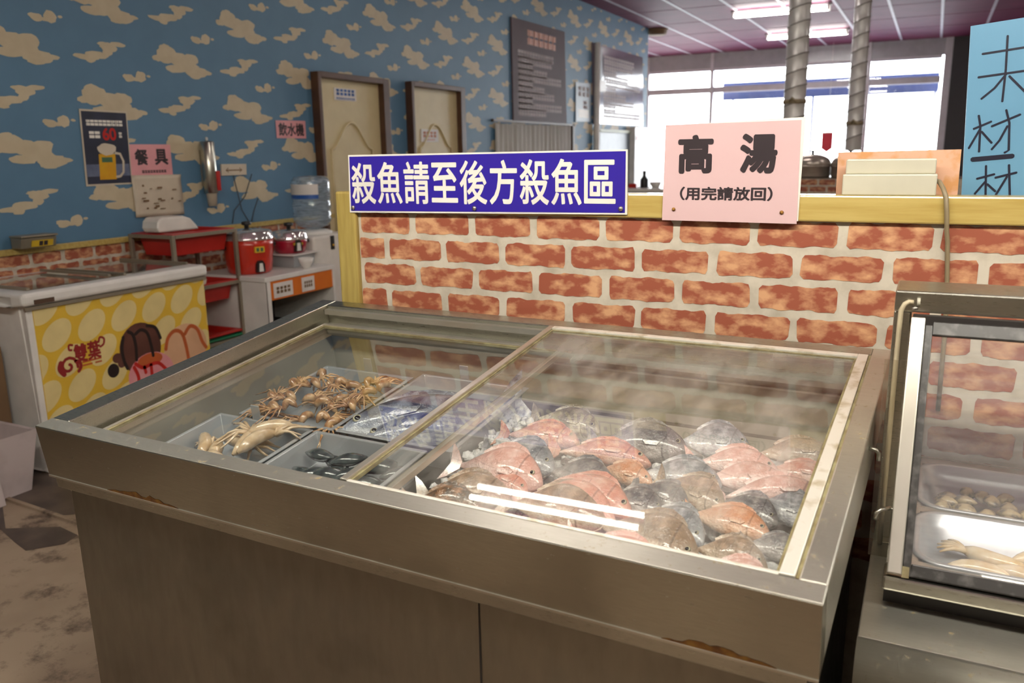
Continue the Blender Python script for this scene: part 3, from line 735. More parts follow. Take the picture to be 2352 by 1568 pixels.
def stroke(pts, w, mat, off): b.ribbon(smooth_line(pts) if len(pts) < 10 else pts, w, mat, P + X * off, Y, Z)
clip_disc(b, (3.03, .53), .142, .125, 'vanilla', .0006)
clip_disc(b, (2.752, .585), .122, .128, 'choc', .0008)
clip_disc(b, (2.752, .665), .08, .045, 'choc', .0009)
clip_disc(b, (2.80, .44), .138, .112, 'berry', .0010)
clip_disc(b, (2.80, .515), .075, .034, 'caramel', .0011)
clip_disc(b, (2.585, .510), .032, .034, 'choc_dark', .0011); clip_disc(b, (2.615, .565), .028, .024, 'choc', .0011); clip_disc(b, (2.635, .535), .022, .022, 'choc', .00115)
for pts in ([(2.66, .66), (2.645, .60), (2.65, .54), (2.665, .50)], [(2.69, .68), (2.715, .66), (2.725, .60), (2.72, .53)], [(2.73, .66), (2.765, .675), (2.80, .65), (2.815, .58), (2.82, .53)], [(2.80, .69), (2.85, .67), (2.875, .61)]): stroke(pts, .017, 'choc_dark', .0012)
for pts in ([(2.90, .545), (2.92, .60), (2.965, .63), (3.01, .61), (3.03, .54), (3.04, .44)], [(3.03, .60), (3.07, .635), (3.115, .61), (3.14, .54), (3.165, .50)]): stroke(pts, .02, 'caramel', .0013)
for pts in ([(2.70, .50), (2.72, .44), (2.705, .37)], [(2.71, .515), (2.75, .485), (2.80, .49), (2.85, .485), (2.90, .43)], [(2.80, .49), (2.80, .41)], [(2.76, .49), (2.765, .455)]): stroke(pts, .018, 'sauce', .0014)
b.text('雙葉', (2.462, .632), .085, 'logo', P + X * .0012, Y, Z, .03, w=.135)
sw = [(2.36 + (.047 - .0028 * k) * math.cos(-.3 + .55 * k), .585 + (.047 - .0028 * k) * math.sin(-.3 + .55 * k)) for k in range(15)]
stroke(sw, .014, 'logo', .0012); stroke([(2.335, .55), (2.315, .58), (2.325, .61)], .022, 'logo', .00125)
stroke([(2.395, .60), (2.415, .595), (2.42, .57), (2.405, .55)], .016, 'logo', .0012)
stroke([(2.385, .655), (2.372, .66), (2.375, .68), (2.392, .677)], .01, 'logo', .0012); stroke([(2.53, .64), (2.55, .65), (2.555, .675), (2.535, .685), (2.527, .668)], .01, 'logo', .0012)
for z, a, c in ((.588, 2.43, 2.53), (.572, 2.43, 2.48), (.572, 2.495, 2.53)): b.rect(a, c, z - .004, z + .004, 'caramel', P + X * .0012, Y, Z)
b.build('front_wrap', root, weld=False)
b = MB(); b.box(fx + .0185, fx + .021, y0 + .03, y0 + .125, .893, .913, 'plank'); b.build('control_panel', root, bevel=.002)

# boxes at the near end of the freezer
root = empty('cardboard_box', (-3.79, 1.9, F0), 'tall brown cardboard box by the near end of the freezer', 'box')
b = MB(); b.box(-3.96, -3.62, 1.55, 2.175, F0, .705, 'kraft'); b.build('carton', root, bevel=.006)
b = MB(); b.box(-3.619, -3.616, 1.85, 2.14, .36, .62, 'kraft'); b.disc((2.04, .42), .035, .05, 'tape_green', V((-3.6155, 0, 0)), Y, Z); b.disc((2.09, .46), .018, .02, 'tape_green', V((-3.6155, 0, 0)), Y, Z); b.build('printed_side', root)
root = empty('white_carton', (-3.47, 1.8, F0), 'off white open carton with creased sides in front of the brown box', 'box')
b = MB()
tp = [(-3.60, 1.45), (-3.335, 1.45), (-3.335, 2.10), (-3.60, 2.10)]; bt = [(-3.58, 1.5), (-3.352, 1.5), (-3.352, 2.05), (-3.58, 2.05)]
vs = [(x, y, F0 + .002) for x, y in bt] + [(x, y, .385) for x, y in tp] + [((x + 3.47) * .93 - 3.47, (y - 1.78) * .97 + 1.78, .38) for x, y in tp] + [((x + 3.47) * .91 - 3.47, (y - 1.78) * .96 + 1.78, F0 + .012) for x, y in bt]
fs = [(3, 2, 1, 0)] + [(i, (i + 1) % 4, 4 + (i + 1) % 4, 4 + i) for i in range(4)] + [(4 + i, 4 + (i + 1) % 4, 8 + (i + 1) % 4, 8 + i) for i in range(4)] + [(8 + i, 8 + (i + 1) % 4, 12 + (i + 1) % 4, 12 + i) for i in range(4)] + [(12, 13, 14, 15)]
b.mesh(vs, fs, 'newsprint')
b.build('carton', root)
b = MB(); b.prism([(-3.325, F0), (-3.29, F0), (-3.312, .25), (-3.33, .25)], 1.35, 1.90, 'newsprint', 'y')
tag(b.build('folded_paper', weld='fix', bevel=.004), 'folded off white paper propped against the open carton', 'paper')

# ------------------------------------------------------------------ rack with red trays
rx0, rx1, ry0, ry1 = -4.05, -3.70, 3.235, 3.72
root = empty('metal_rack', ((rx0 + rx1) / 2, 3.48, 0), 'grey steel frame rack of three tiers beside the freezer', 'rack')
for x in (rx0, rx1 - .022):
    for y in (ry0, ry1 - .022):
        b = MB(); b.box(x, x + .022, y, y + .022, F0, 1.088, 'shelf_metal'); b.build('post', root, bevel=.003)
for z in (1.072, .765, .42):
    b = MB()
    b.box(rx1 - .021, rx1 + .002, ry0 + .022, ry1 - .022, z - .004, z + .016, 'shelf_metal'); b.box(rx0, rx0 + .022, ry0 + .022, ry1 - .022, z - .004, z + .016, 'shelf_metal')
    b.box(rx0 + .022, rx1 - .022, ry0, ry0 + .022, z - .004, z + .016, 'shelf_metal'); b.box(rx0 + .022, rx1 - .022, ry1 - .022, ry1, z - .004, z + .016, 'shelf_metal')
    b.build('shelf_frame', root)
def tray(name, z, depth, mat, lab, x0=rx0 + .012, x1=rx1 - .008, y0=ry0 + .01, y1=ry1 - .01, group='plastic trays in the rack'):
    b = MB(); t = .03; zt = z + .02
    o_ = [(x0, y0), (x1, y0), (x1, y1), (x0, y1)]; i_ = [(x0 + t, y0 + t), (x1 - t, y0 + t), (x1 - t, y1 - t), (x0 + t, y1 - t)]; q = [(x0 + t * 1.6, y0 + t * 1.6), (x1 - t * 1.6, y0 + t * 1.6), (x1 - t * 1.6, y1 - t * 1.6), (x0 + t * 1.6, y1 - t * 1.6)]
    vs = [(x, y, zt) for x, y in o_] + [(x, y, zt + .004) for x, y in i_] + [(x, y, zt - depth) for x, y in q] + [(x, y, zt - .012) for x, y in o_] + [(x, y, zt - .012) for x, y in i_] + [(x, y, zt - depth - .006) for x, y in q]
    f4 = lambda a, c: [(a + i, a + (i + 1) % 4, c + (i + 1) % 4, c + i) for i in range(4)]
    fs = f4(0, 4) + f4(4, 8) + [(8, 9, 10, 11)] + f4(12, 0) + f4(16, 12) + f4(20, 16) + [(23, 22, 21, 20)]
    b.mesh(vs, fs, mat)
    return tag(b.build(name, bevel=.004), lab, 'tray', group)
tray('red_tray', 1.072, .12, 'red', 'deep red plastic tray on the top tier of the rack')
tray('red_tray', .765, .11, 'red', 'deep red plastic tray holding a bowl on the middle tier of the rack')
tray('green_tray', .432, .10, 'green', 'green plastic tray at the bottom tier of the rack')
tray('red_tray', .458, .03, 'red', 'shallow red tray stacked in the green tray at the bottom')
b = MB()
pts = []
for k in range(9):
    a = PI * k / 8; pts.append((3.345 - .13 * math.cos(a) * (1 if abs(math.cos(a)) < .99 else 1), 0))
prof = [(3.245, 1.098), (3.232, 1.125), (3.24, 1.16), (3.265, 1.182), (3.42, 1.182), (3.47, 1.165), (3.51, 1.125), (3.53, 1.098)]
b.prism(prof, -3.93, -3.80, 'white_plastic', 'x')
root = tag(b.build('napkin_holder', bevel=.012, seg=3, weld='fix'), 'rounded white plastic container lying on the top red tray', 'container')
def bowl(c, r, h, mat, lab, name='white_bowl', group=None):
    b = MB(); b.lathe([(r * .45, 0), (r * .5, .004), (r * .85, h * .55), (r, h), (r * .93, h), (r * .78, h * .5), (0, .012)], c, mat, 24)
    return tag(b.build(name), lab, 'bowl', group)
bowl((-3.80, 3.42, .672), .09, .14, 'foam', 'upturned cream bowl in the red tray on the middle tier')
# side wall panel behind the rack's lower tiers is the table side

# ------------------------------------------------------------------ white table with orange front, rice cookers, water dispenser
tx, ty0, ty1, tz = -3.5, 3.735, 4.345, .80
root = empty('white_table', (-3.78, 4.05, 0), 'white table with an orange front panel left of the brick partition', 'table')
b = MB(); b.box(-4.06, tx, ty0 - .03, ty1 + .02, tz - .03, tz, 'white'); b.build('tabletop', root, bevel=.004)
b = MB(); b.box(-4.05, tx, ty0 - .02, ty0 + .0, F0, tz - .03, 'white'); b.build('side_panel', root)
b = MB(); b.box(-4.05, tx, ty1 - .01, ty1 + .01, F0, tz - .03, 'white'); b.build('side_panel', root)
b = MB(); b.box(tx - .025, tx - .005, ty0, ty1 - .01, .655, tz - .03, 'orange'); b.build('front_panel', root)
b = MB(); b.box(tx - .005, tx + .003, ty0 - .02, ty0 + .01, F0, tz - .03, 'white'); b.box(tx - .005, tx + .003, ty1 - .012, ty1 + .01, F0, tz - .03, 'white'); b.build('front_edge', root)
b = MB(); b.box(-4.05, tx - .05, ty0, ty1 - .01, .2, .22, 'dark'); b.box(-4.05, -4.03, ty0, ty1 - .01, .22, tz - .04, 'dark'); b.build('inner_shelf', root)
for a, c, lab, sd in ((3.775, 3.945, 'white paper label with faint print on the left of the orange panel', 41), (4.03, 4.15, 'white paper label with faint print in the middle of the orange panel', 42)):
    b = MB(); b.box(tx - .0045, tx - .002, a, c, .665, .755, 'label_white'); blocks(b, a + .02, c - .02, .71, .04, 4, 'kraft', V((tx - .0015, 0, 0)), Y, Z, sd)
    tag(b.build('paper_label', weld=False), lab, 'label')
b = MB(); b.box(-3.9, tx - .08, 3.80, 4.2, .22, .45, 'black'); tag(b.build('black_crate', bevel=.01), 'black crate in the shadow under the white table', 'crate')
def cooker(c, r, h, mat, lab):
    root = empty('rice_cooker', c, lab, 'rice cooker', 'rice cookers on the white table')
    b = MB(); b.lathe([(r * .8, .0), (r * .86, .012), (r * .92, h * .3), (r * .98, h * .85), (r, h), (r * .95, h)], c, mat, 32); b.build('body', root)
    b = MB(); b.lathe([(r * .97, h), (r * 1.03, h + .004), (r * 1.03, h + .012), (r * 1.0, h + .02), (r * .98, h + .042), (r * .9, h + .056), (r * .5, h + .064), (0, h + .066)], c, 'chrome', 32); l = b.build('lid', root)
    b = MB(); b.lathe([(.014, h + .066), (.014, h + .085), (.03, h + .09), (.03, h + .108), (.0, h + .112)], c, 'black', 14); b.build('lid_knob', l)
    d = V((.93, -.37, 0)).normalized(); s = V((-d.y, d.x, 0)); p = V(c) + d * (r * .965)
    b = MB(T=Matrix.Translation(p) @ Matrix((( s.x, d.x, 0, 0), (s.y, d.y, 0, 0), (0, 0, 1, 0), (0, 0, 0, 1))))
    b.prism([(-.026, .015), (.026, .015), (.026, .065), (.015, .085), (-.015, .085), (-.026, .065)], -.02, .012, 'black', 'y'); b.prism([(-.014, .02), (.014, .02), (.010, .07), (-.010, .07)], .012, .016, 'white', 'y'); b.build('switch', root, weld='fix')
    b = MB(T=Matrix.Translation(p) @ Matrix((( s.x, d.x, 0, 0), (s.y, d.y, 0, 0), (0, 0, 1, 0), (0, 0, 0, 1)))); b.box(-.03, .03, -.02, .012, h * .66, h * .83, 'yellow_tag'); b.box(-.022, -.004, .012, .0125, h * .69, h * .8, 'tape_green'); b.box(.004, .022, .012, .0125, h * .69, h * .8, 'tape_green'); b.build('badge', root)
    for sgn in (-1, 1):
        q = V(c) + s * sgn * (r * 1.0) + Z * (h * .8); b = MB(); b.box(q.x - .02, q.x + .02, q.y - .02, q.y + .02, q.z - .012, q.z + .012, 'black'); b.build('handle', root, bevel=.006)
    return root
cooker((-3.77, 3.87, tz), .155, .205, 'orange_red', 'large scarlet rice cooker with chrome lid behind the rack post')
cooker((-3.75, 4.225, tz + .086), .115, .085, 'red2', 'smaller crimson rice cooker with chrome lid set on the steel pan')
b = MB(); b.box(-3.90, -3.61, 4.085, 4.36, tz + .0795, tz + .086, 'white'); tag(b.build('white_board', bevel=.002), 'thin white board between the crimson rice cooker and the steel pan', 'board')
b = MB(); c = V((-3.745, 4.225, tz))
vs = []
for (w, d, z) in ((.10, .095, 0.001), (.115, .108, .074), (.125, .12, .075), (.125, .12, .079), (.112, .104, .079), (.095, .09, .01)):
    vs += [c + V((sx * w, sy * d, z)) for sx, sy in ((-1, -1), (1, -1), (1, 1), (-1, 1))]
fs = [(3, 2, 1, 0), (20, 21, 22, 23)] + [(4 * j + i, 4 * j + (i + 1) % 4, 4 * j + 4 + (i + 1) % 4, 4 * j + 4 + i) for j in range(5) for i in range(4)]
b.mesh(vs, fs, 'pan'); tag(b.build('steel_pan', bevel=.003), 'steel pan on the white table under the crimson rice cooker', 'pan')
bowl((-3.56, 4.15, tz), .05, .065, 'white', 'small white bowl near the right edge of the white table')
# water dispenser
root = empty('water_dispenser', (-3.86, 4.62, 0), 'white water dispenser with an upturned clear bottle beside the white table', 'water dispenser')
b = MB(); b.box(-4.05, -3.68, 4.385, 4.78, F0, .975, 'white_plastic'); b.build('cabinet', root, bevel=.02, seg=3)
b = MB(); b.lathe([(.13, .97), (.135, .985), (.10, 1.0), (.06, 1.005), (.0, 1.006)], (-3.86, 4.60, 0), 'white', 28); b.build('collar', root)
prof = [(.03, 1.0), (.05, 1.01), (.11, 1.03), (.128, 1.06), (.134, 1.075), (.128, 1.09), (.134, 1.115), (.126, 1.13), (.134, 1.15), (.134, 1.185), (.127, 1.20), (.134, 1.215), (.134, 1.325), (.128, 1.345), (.11, 1.365), (0, 1.372)]
b = MB(); b.lathe(prof, (-3.86, 4.60, 0), 'bottle', 32); bt = b.build('bottle', root)
def arc_band(b, c, r, z0, z1, a0, a1, mat, n=14):
    for k in range(n):
        t0, t1 = a0 + (a1 - a0) * k / n, a0 + (a1 - a0) * (k + 1) / n
        b.face([(c[0] + r * math.cos(t), c[1] + r * math.sin(t), z) for t, z in ((t0, z0), (t1, z0), (t1, z1), (t0, z1))], mat)
b = MB(); arc_band(b, (-3.86, 4.60), .1352, 1.222, 1.315, -2.2, -.5, 'label_white'); b.build('label', bt)
b = MB(); arc_band(b, (-3.86, 4.60), .1354, 1.218, 1.245, -2.2, -.5, 'label_blue'); b.build('label_stripe', bt)
b = MB(); b.box(-3.69, -3.672, 4.555, 4.592, .87, .965, 'black'); f = b.build('tap_panel', root, bevel=.004)
b = MB(); b.box(-3.672, -3.666, 4.567, 4.58, .895, .908, M['beer']); b.build('indicator', f)

# ------------------------------------------------------------------ things on the partition
def sign_board(name, cs, y, th, mat):
    b = MB(); b.prism(cs, y - th, y, mat, 'y'); return b
SY = PY - .0125
root = empty('blue_sign', (-1.055, SY, 1.345), 'long royal blue sign with white characters screwed to the partition rail', 'sign')
b = sign_board('s', [(-1.466, 1.344), (-.647, 1.353), (-.648, 1.505), (-1.461, 1.502)], SY, .004, 'sign_white')
F = V((0, SY - .0046, 0))
b.face([F + X * x + Z * z for x, z in ((-1.461, 1.3485), (-.652, 1.357), (-.652, 1.501), (-1.457, 1.4975))], 'sign_blue')
ud = (X + Z * .006).normalized()
pitch = .0871
for i, ch in enumerate('殺魚請至後方殺魚區'):
    b.text(ch, (-1.413 + pitch * i, 1.4245 + .0044 * i / 8 + (.001 if i else 0)), .108 if ch not in '至區' else .100, 'sign_white', F - Y * .0005, X, Z, .017, w=.078 if ch not in '方' else .076)
b.build('board', root, weld=False)
for x, z in ((-1.452, 1.358), (-1.062, 1.362), (-.662, 1.367)):
    b = MB(); b.lathe([(.0, -.0), (.0045, 0), (.006, .002), (.0055, .0045), (.0, .006)], (x, SY - .005, z), 'screw', 12, axis=Matrix.Rotation(PI / 2, 3, 'X')); b.build('screw', root)
root = empty('pink_sign', (-.406, SY, 1.342), 'pink laminated sign with two big black characters beside the blue sign', 'sign')
b = sign_board('s', [(-.552, 1.352), (-.256, 1.346), (-.2535, 1.566), (-.548, 1.557)], SY, .003, 'sign_white'); b.build('backing', root, weld='fix')
b = sign_board('s', [(-.5605, 1.342), (-.2585, 1.340), (-.2615, 1.560), (-.5575, 1.5575)], SY - .0032, .0015, 'sign_pink')
F = V((0, SY - .0053, 0))
for ch, x in (('高', -.4865), ('湯', -.347)): b.text(ch, (x, 1.4915), .079, 'ink', F, X, Z, .042, w=.074)
b.text('（用完請放回）', (-.416, 1.404), .029, 'ink', F, X, Z, .03, w=.205)
b.build('printed_sheet', root, weld=False)
for x, z in ((-.533, 1.3675), (-.291, 1.3645)):
    b = MB(); b.lathe([(.0, 0), (.0035, 0), (.0045, .002), (.0, .004)], (x, SY - .0048, z), 'rust', 10, axis=Matrix.Rotation(PI / 2, 3, 'X')); b.build('screw', root)
# white two-step box on the rail
root = empty('junction_box', (-.082, PY + .02, 1.402), 'cream plastic stepped box standing on the pine rail', 'junction box')
b = MB(); b.box(-.172, .008, PY - .006, PY + .05, 1.402, 1.446, 'cream'); b.build('base', root, bevel=.003)
b = MB(); b.box(-.168, .004, PY + .004, PY + .05, 1.446, 1.477, 'cream'); b.build('cover', root, bevel=.003)
b = MB(); b.tube([(.006, PY + .02, 1.432), (.012, PY + .012, 1.430), (.02, PY - .006, 1.418), (.027, PY - .017, 1.40), (.031, PY - .019, 1.37), (.034, PY - .016, 1.335), (.038, PY - .006, 1.31), (.045, PY - .006, 1.22), (.05, PY - .006, 1.12), (.052, PY - .006, .95)], .0046, 'cord', 10)
tag(b.build('electric_cable'), 'grey beige cable hanging down the brick from the cream box', 'cable')
b = MB(); b.prism([(-.190, 1.30), (.05, 1.30), (.048, 1.494), (-.192, 1.491)], 1.998, 2.003, 'board_peach', 'y'); tag(b.build('peach_board', weld='fix'), 'peach speckled board standing behind the cream box', 'board')
# blue handwritten board
b = MB(); b.prism([(.060, 1.32), (.55, 1.325), (.54, 1.785), (.042, 1.737)], 2.0045, 2.012, 'board_blue', 'y')
F = V((0, 2.004, 0))
ST = [[(0.068, 1.6816), (0.1521, 1.6909)], [(0.0652, 1.6366), (0.1622, 1.6468)], [(0.109, 1.7135), (0.1122, 1.649), (0.1123, 1.5873)], [(0.1144, 1.6411), (0.096, 1.614), (0.0745, 1.5939)], [(0.1197, 1.6362), (0.1477, 1.607), (0.1682, 1.5907)], [(0.0663, 1.5347), (0.0968, 1.5486)], [(0.0731, 1.5612), (0.078, 1.5402), (0.0806, 1.4885)], [(0.078, 1.5338), (0.0612, 1.4959)], [(0.0814, 1.5289), (0.1016, 1.5059)], [(0.0983, 1.539), (0.1464, 1.561)], [(0.121, 1.5706), (0.129, 1.5451), (0.1334, 1.4909), (0.1264, 1.4862)], [(0.1262, 1.5389), (0.1149, 1.5105), (0.1028, 1.493)], [(0.0819, 1.4338), (0.1127, 1.4431)], [(0.096, 1.4601), (0.1015, 1.3937)], [(0.0977, 1.4279), (0.081, 1.403)], [(0.102, 1.4228), (0.1177, 1.4084)], [(0.115, 1.436), (0.1517, 1.4464)], [(0.1369, 1.4615), (0.1453, 1.3941)], [(0.1356, 1.438), (0.1174, 1.3964)]]
for i, s_ in enumerate(ST): b.ribbon(s_, .0042, 'marker', F - Y * (.0002 + .00002 * i), X, Z)
b.ribbon([(0.0698, 1.473), (0.1414, 1.4793)], .0095, 'marker', F - Y * .0002, X, Z)
tag(b.build('blue_board', weld=False), 'sky blue board with black handwritten characters at the right edge', 'board')

# ------------------------------------------------------------------ beyond the partition: ducts, pots, brick counter
def duct(cx, cy, r, z0, z1, lab, rope_z):
    root = empty('exhaust_duct', (cx, cy, z0), lab, 'duct', 'spiral steel ducts')
    b = MB(); prof = []
    z = z0; n = int((z1 - z0) / .14)
    for i in range(n):
        a = z0 + (z1 - z0) * i / n; c = z0 + (z1 - z0) * (i + 1) / n
        prof += [(r, a), (r, c - .016), (r * 1.018, c - .012), (r * 1.018, c - .004)]
    prof.append((r, z1))
    # slanted seams
    seg = 28; vs = []; fs = []
    for i, (rr, zz) in enumerate(prof):
        for k in range(seg):
            a = 2 * PI * k / seg; vs.append((cx + rr * math.cos(a), cy + rr * math.sin(a), min(z1, max(z0, zz + .03 * math.cos(a) * (0 < i < len(prof) - 1)))))
    for i in range(len(prof) - 1):
        for k in range(seg): fs.append((i * seg + k, i * seg + (k + 1) % seg, (i + 1) * seg + (k + 1) % seg, (i + 1) * seg + k))
    b.mesh(vs, fs, 'duct', True)
    for i in range(1, n):
        zz = z0 + (z1 - z0) * i / n - .008; b.tube([(cx + r * 1.014 * math.cos(2 * PI * k / 24), cy + r * 1.014 * math.sin(2 * PI * k / 24), zz + .03 * math.cos(2 * PI * k / 24)) for k in range(25)], .0055, 'duct_seam', 6)
    b.build('pipe', root)
    b = MB(); b.lathe([(r * 1.02, rope_z - .02), (r * 1.09, rope_z - .012), (r * 1.09, rope_z + .012), (r * 1.02, rope_z + .02)], (cx, cy, 0), 'cord', 24); b.tube([(cx - r * .3, cy - r * 1.08, rope_z), (cx - r * .1, cy - r * 1.2, rope_z + .03), (cx + r * .4, cy - r * 1.1, rope_z - .01), (cx + r * .9, cy - r * .8, rope_z - .005)], .012, 'cord', 8); b.build('rope', root)
    return root
duct(-1.222, 8.4, .098, 1.50, CZ, 'thicker spiral steel duct rising behind the pink sign', 1.93)
duct(-.775, 9.5, .079, 1.475, CZ, 'thinner spiral steel duct rising behind the peach board', 1.75)
def pot(cx, cy, r, z, lab):
    root = empty('domed_pot', (cx, cy, z), lab, 'pot', 'steel pots with domed lids')
    b = MB(); b.lathe([(r * .95, z), (r, z + .02), (r, z + .11), (r * 1.05, z + .115), (r * 1.05, z + .125), (r * .9, z + .125)], (cx, cy, 0), 'dome', 32); b.build('body', root)
    b = MB(); b.lathe([(r * 1.03, z + .126), (r * 1.0, z + .15)] + [(r * math.cos(t), z + .15 + r * .5 * math.sin(t)) for t in [PI / 2 * k / 8 for k in range(1, 8)]] + [(0, z + .15 + r * .5)], (cx, cy, 0), 'dome', 32); l = b.build('lid', root)
    b = MB(); zt = z + .15 + r * .5; b.lathe([(.015, zt - .003), (.015, zt + .02), (.03, zt + .025), (.03, zt + .035), (0, zt + .04)], (cx, cy, 0), 'black', 12); b.build('lid_knob', l)
pot(-1.17, 9.55, .19, 1.20, 'steel pot with domed lid just right of the pink sign')
pot(-.79, 9.5, .185, 1.14 + .06, 'steel pot with domed lid under the thinner duct')
b = MB(); b.box(-2.3, .9, 9.35, 9.42, F0, 1.19, 'mortar'); brick_print(b, V((0, 9.349, 0)), X, Z, -1.6, -.4, 5, .1835, [-1.26, -1.35], seed=8, zcenter0=1.155)
b.box(-2.3, .9, 9.35, 9.78, 1.19, 1.2, 'plank'); b.box(-2.3, .9, 9.7, 9.78, F0, 1.19, 'mortar')
tag(b.build('brick_counter', weld=False), 'brick faced counter carrying the domed pots beyond the partition', 'counter')
b = MB(); b.prism([(-1.875, 1.77), (-1.685, 1.77), (-1.685, 1.50), (-1.78, 1.43), (-1.875, 1.50)], 16.4, 16.41, 'red_flag', 'y'); root = tag(b.build('red_banner', weld='fix'), 'small red pennant hanging before the far window', 'banner')
b = MB(); b.tube([(-1.9, 16.405, 1.78), (-1.66, 16.405, 1.78)], .01, 'white'); b.tube([(-1.78, 16.405, 1.78), (-1.78, 16.405, CZ)], .003, 'white', 6); b.build('hanger', root)

# ------------------------------------------------------------------ the seafood display case
KS = 1.164   # metres per local unit of the case
A0 = V((-1.6012, 1.0049, .9718)); ga, ta = -.030486, .131912
ex = V((math.cos(ga), math.sin(ga), 0)); ey0 = V((-math.sin(ga), math.cos(ga), 0)); ey = ey0 * math.cos(ta) + Z * math.sin(ta); ez = ex.cross(ey)
TC = Matrix(((ex.x, ey.x, ez.x, A0.x), (ex.y, ey.y, ez.y, A0.y), (ex.z, ey.z, ez.z, A0.z), (0, 0, 0, 1))) @ Matrix.Diagonal((KS, KS, KS, 1))
CW, CD, CH = 1.3132, .772, .097
def cw(x, y, h): return TC @ V((x, y, h))
mid = cw(CW / 2, CD / 2, 0); mid.z = 0
case = empty('seafood_display_case', mid, 'stainless steel chilled display case with sliding glass lids full of fish', 'display case')
def CB(): return MB(T=TC)
b = CB()   # front rim
b.box(0, CW, 0, .034, -CH, -.0015, 'steel_face'); b.box(.0006, CW - .0006, .0006, .034, -.0015, 0, 'steel_top'); b.build('front_rim', case, bevel=.0025)
b = CB(); b.box(1.283, CW, .034, CD, -CH, 0, 'steel_top'); b.build('right_rim', case, bevel=.0025)
b = CB(); b.box(0, .045, .034, CD, -CH, 0, 'steel'); b.build('left_rim', case, bevel=.0025)
b = CB(); b.box(.045, 1.283, .735, CD, -CH, 0, 'steel'); b.build('back_rim', case, bevel=.0025)
b = CB()   # tracks for the lids
b.box(.046, 1.282, .722, .7345, -.02, -.008, 'alu'); b.box(.046, 1.282, .706, .7345, -.06, -.045, 'alu'); b.box(.046, .056, .035, .7345, -.06, -.046, 'alu'); b.box(1.274, 1.2825, .035, .7345, -.04, -.022, 'alu'); b.box(.046, .655, .0345, .04, -.06, -.046, 'alu')
b.build('lid_track', case)
b = CB(); b.box(1.2795, 1.2835, .036, .735, -.01, -.001, 'seal_dirty'); b.build('rust_strip', case)
# liner
b = CB(); t = .002
b.box(.045, 1.283, .0342, .0342 + t, -.25, -.097, 'liner'); b.box(.045, 1.283, .735 - t, .7348, -.25, -.062, 'liner'); b.box(.045, .045 + t, .036, .733, -.25, -.062, 'liner'); b.box(1.283 - t, 1.283, .036, .733, -.25, -.062, 'liner'); b.box(.045, 1.283, .034, .735, -.255, -.25, 'liner')
b.box(.66, 1.281, .722, .733, -.200, -.194, 'alu'); b.box(.66, 1.281, .728, .7335, -.085, -.081, 'alu')
b.build('liner', case)
b = CB(); b.box(.66, 1.281, .46, .733, -.200, -.192, 'liner'); b.build('false_floor', case)
# body below the rim, vertical skirt
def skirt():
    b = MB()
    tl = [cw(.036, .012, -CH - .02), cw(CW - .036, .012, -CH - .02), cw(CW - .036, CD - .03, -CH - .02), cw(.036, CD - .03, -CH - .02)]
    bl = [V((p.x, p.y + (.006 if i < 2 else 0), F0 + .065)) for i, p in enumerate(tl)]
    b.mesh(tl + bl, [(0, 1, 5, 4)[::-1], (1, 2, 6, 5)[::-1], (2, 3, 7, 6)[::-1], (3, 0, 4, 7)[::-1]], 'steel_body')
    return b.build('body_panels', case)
skirt()
b = CB(); b.box(.012, CW - .012, .002, .03, -CH - .024, -CH - .0005, 'steel'); b.box(.012, .03, .03, CD - .005, -CH - .024, -CH - .0005, 'steel'); b.box(CW - .03, CW - .012, .03, CD - .005, -CH - .024, -CH - .0005, 'steel'); b.box(.03, CW - .03, CD - .02, CD - .005, -CH - .024, -CH - .0005, 'steel'); b.build('lower_band', case, bevel=.002)
b = CB(); b.box(.0, CW, -.0012, .004, -CH - .003, -CH + .0005, 'alu'); b.build('drip_edge', case)
s0 = cw(.886, .012, -.118)
b = MB(); b.box(s0.x - .001, s0.x + .001, s0.y - .0012, s0.y + .008, .2, s0.z - .012, 'dark'); b.build('panel_seam', case)
for x0, x1, sd in ((.16, .335, 1), (1.14, 1.27, 2)):
    r = random.Random(sd); b = CB(); n = 16; top = []; bot = []
    for k in range(n + 1):
        x = x0 + (x1 - x0) * k / n; e = math.sin(PI * k / n)
        top.append((x, -.0004, -CH + .001 + e * r.uniform(.004, .013))); bot.append((x, -.0004, -CH + .0006))
    for k in range(n): b.face([bot[k], bot[k + 1], top[k + 1], top[k]], 'rust')
    b.build('rust_stain', case)
b = MB()
for sx in (.09, CW - .09):
    for sy in (.08, CD - .12):
        p = cw(sx, sy, 0); b.lathe([(.03, 0), (.035, .01), (.02, .02), (.02, .07)], (p.x, p.y, F0), 'black', 14)
b.build('foot_set', case)
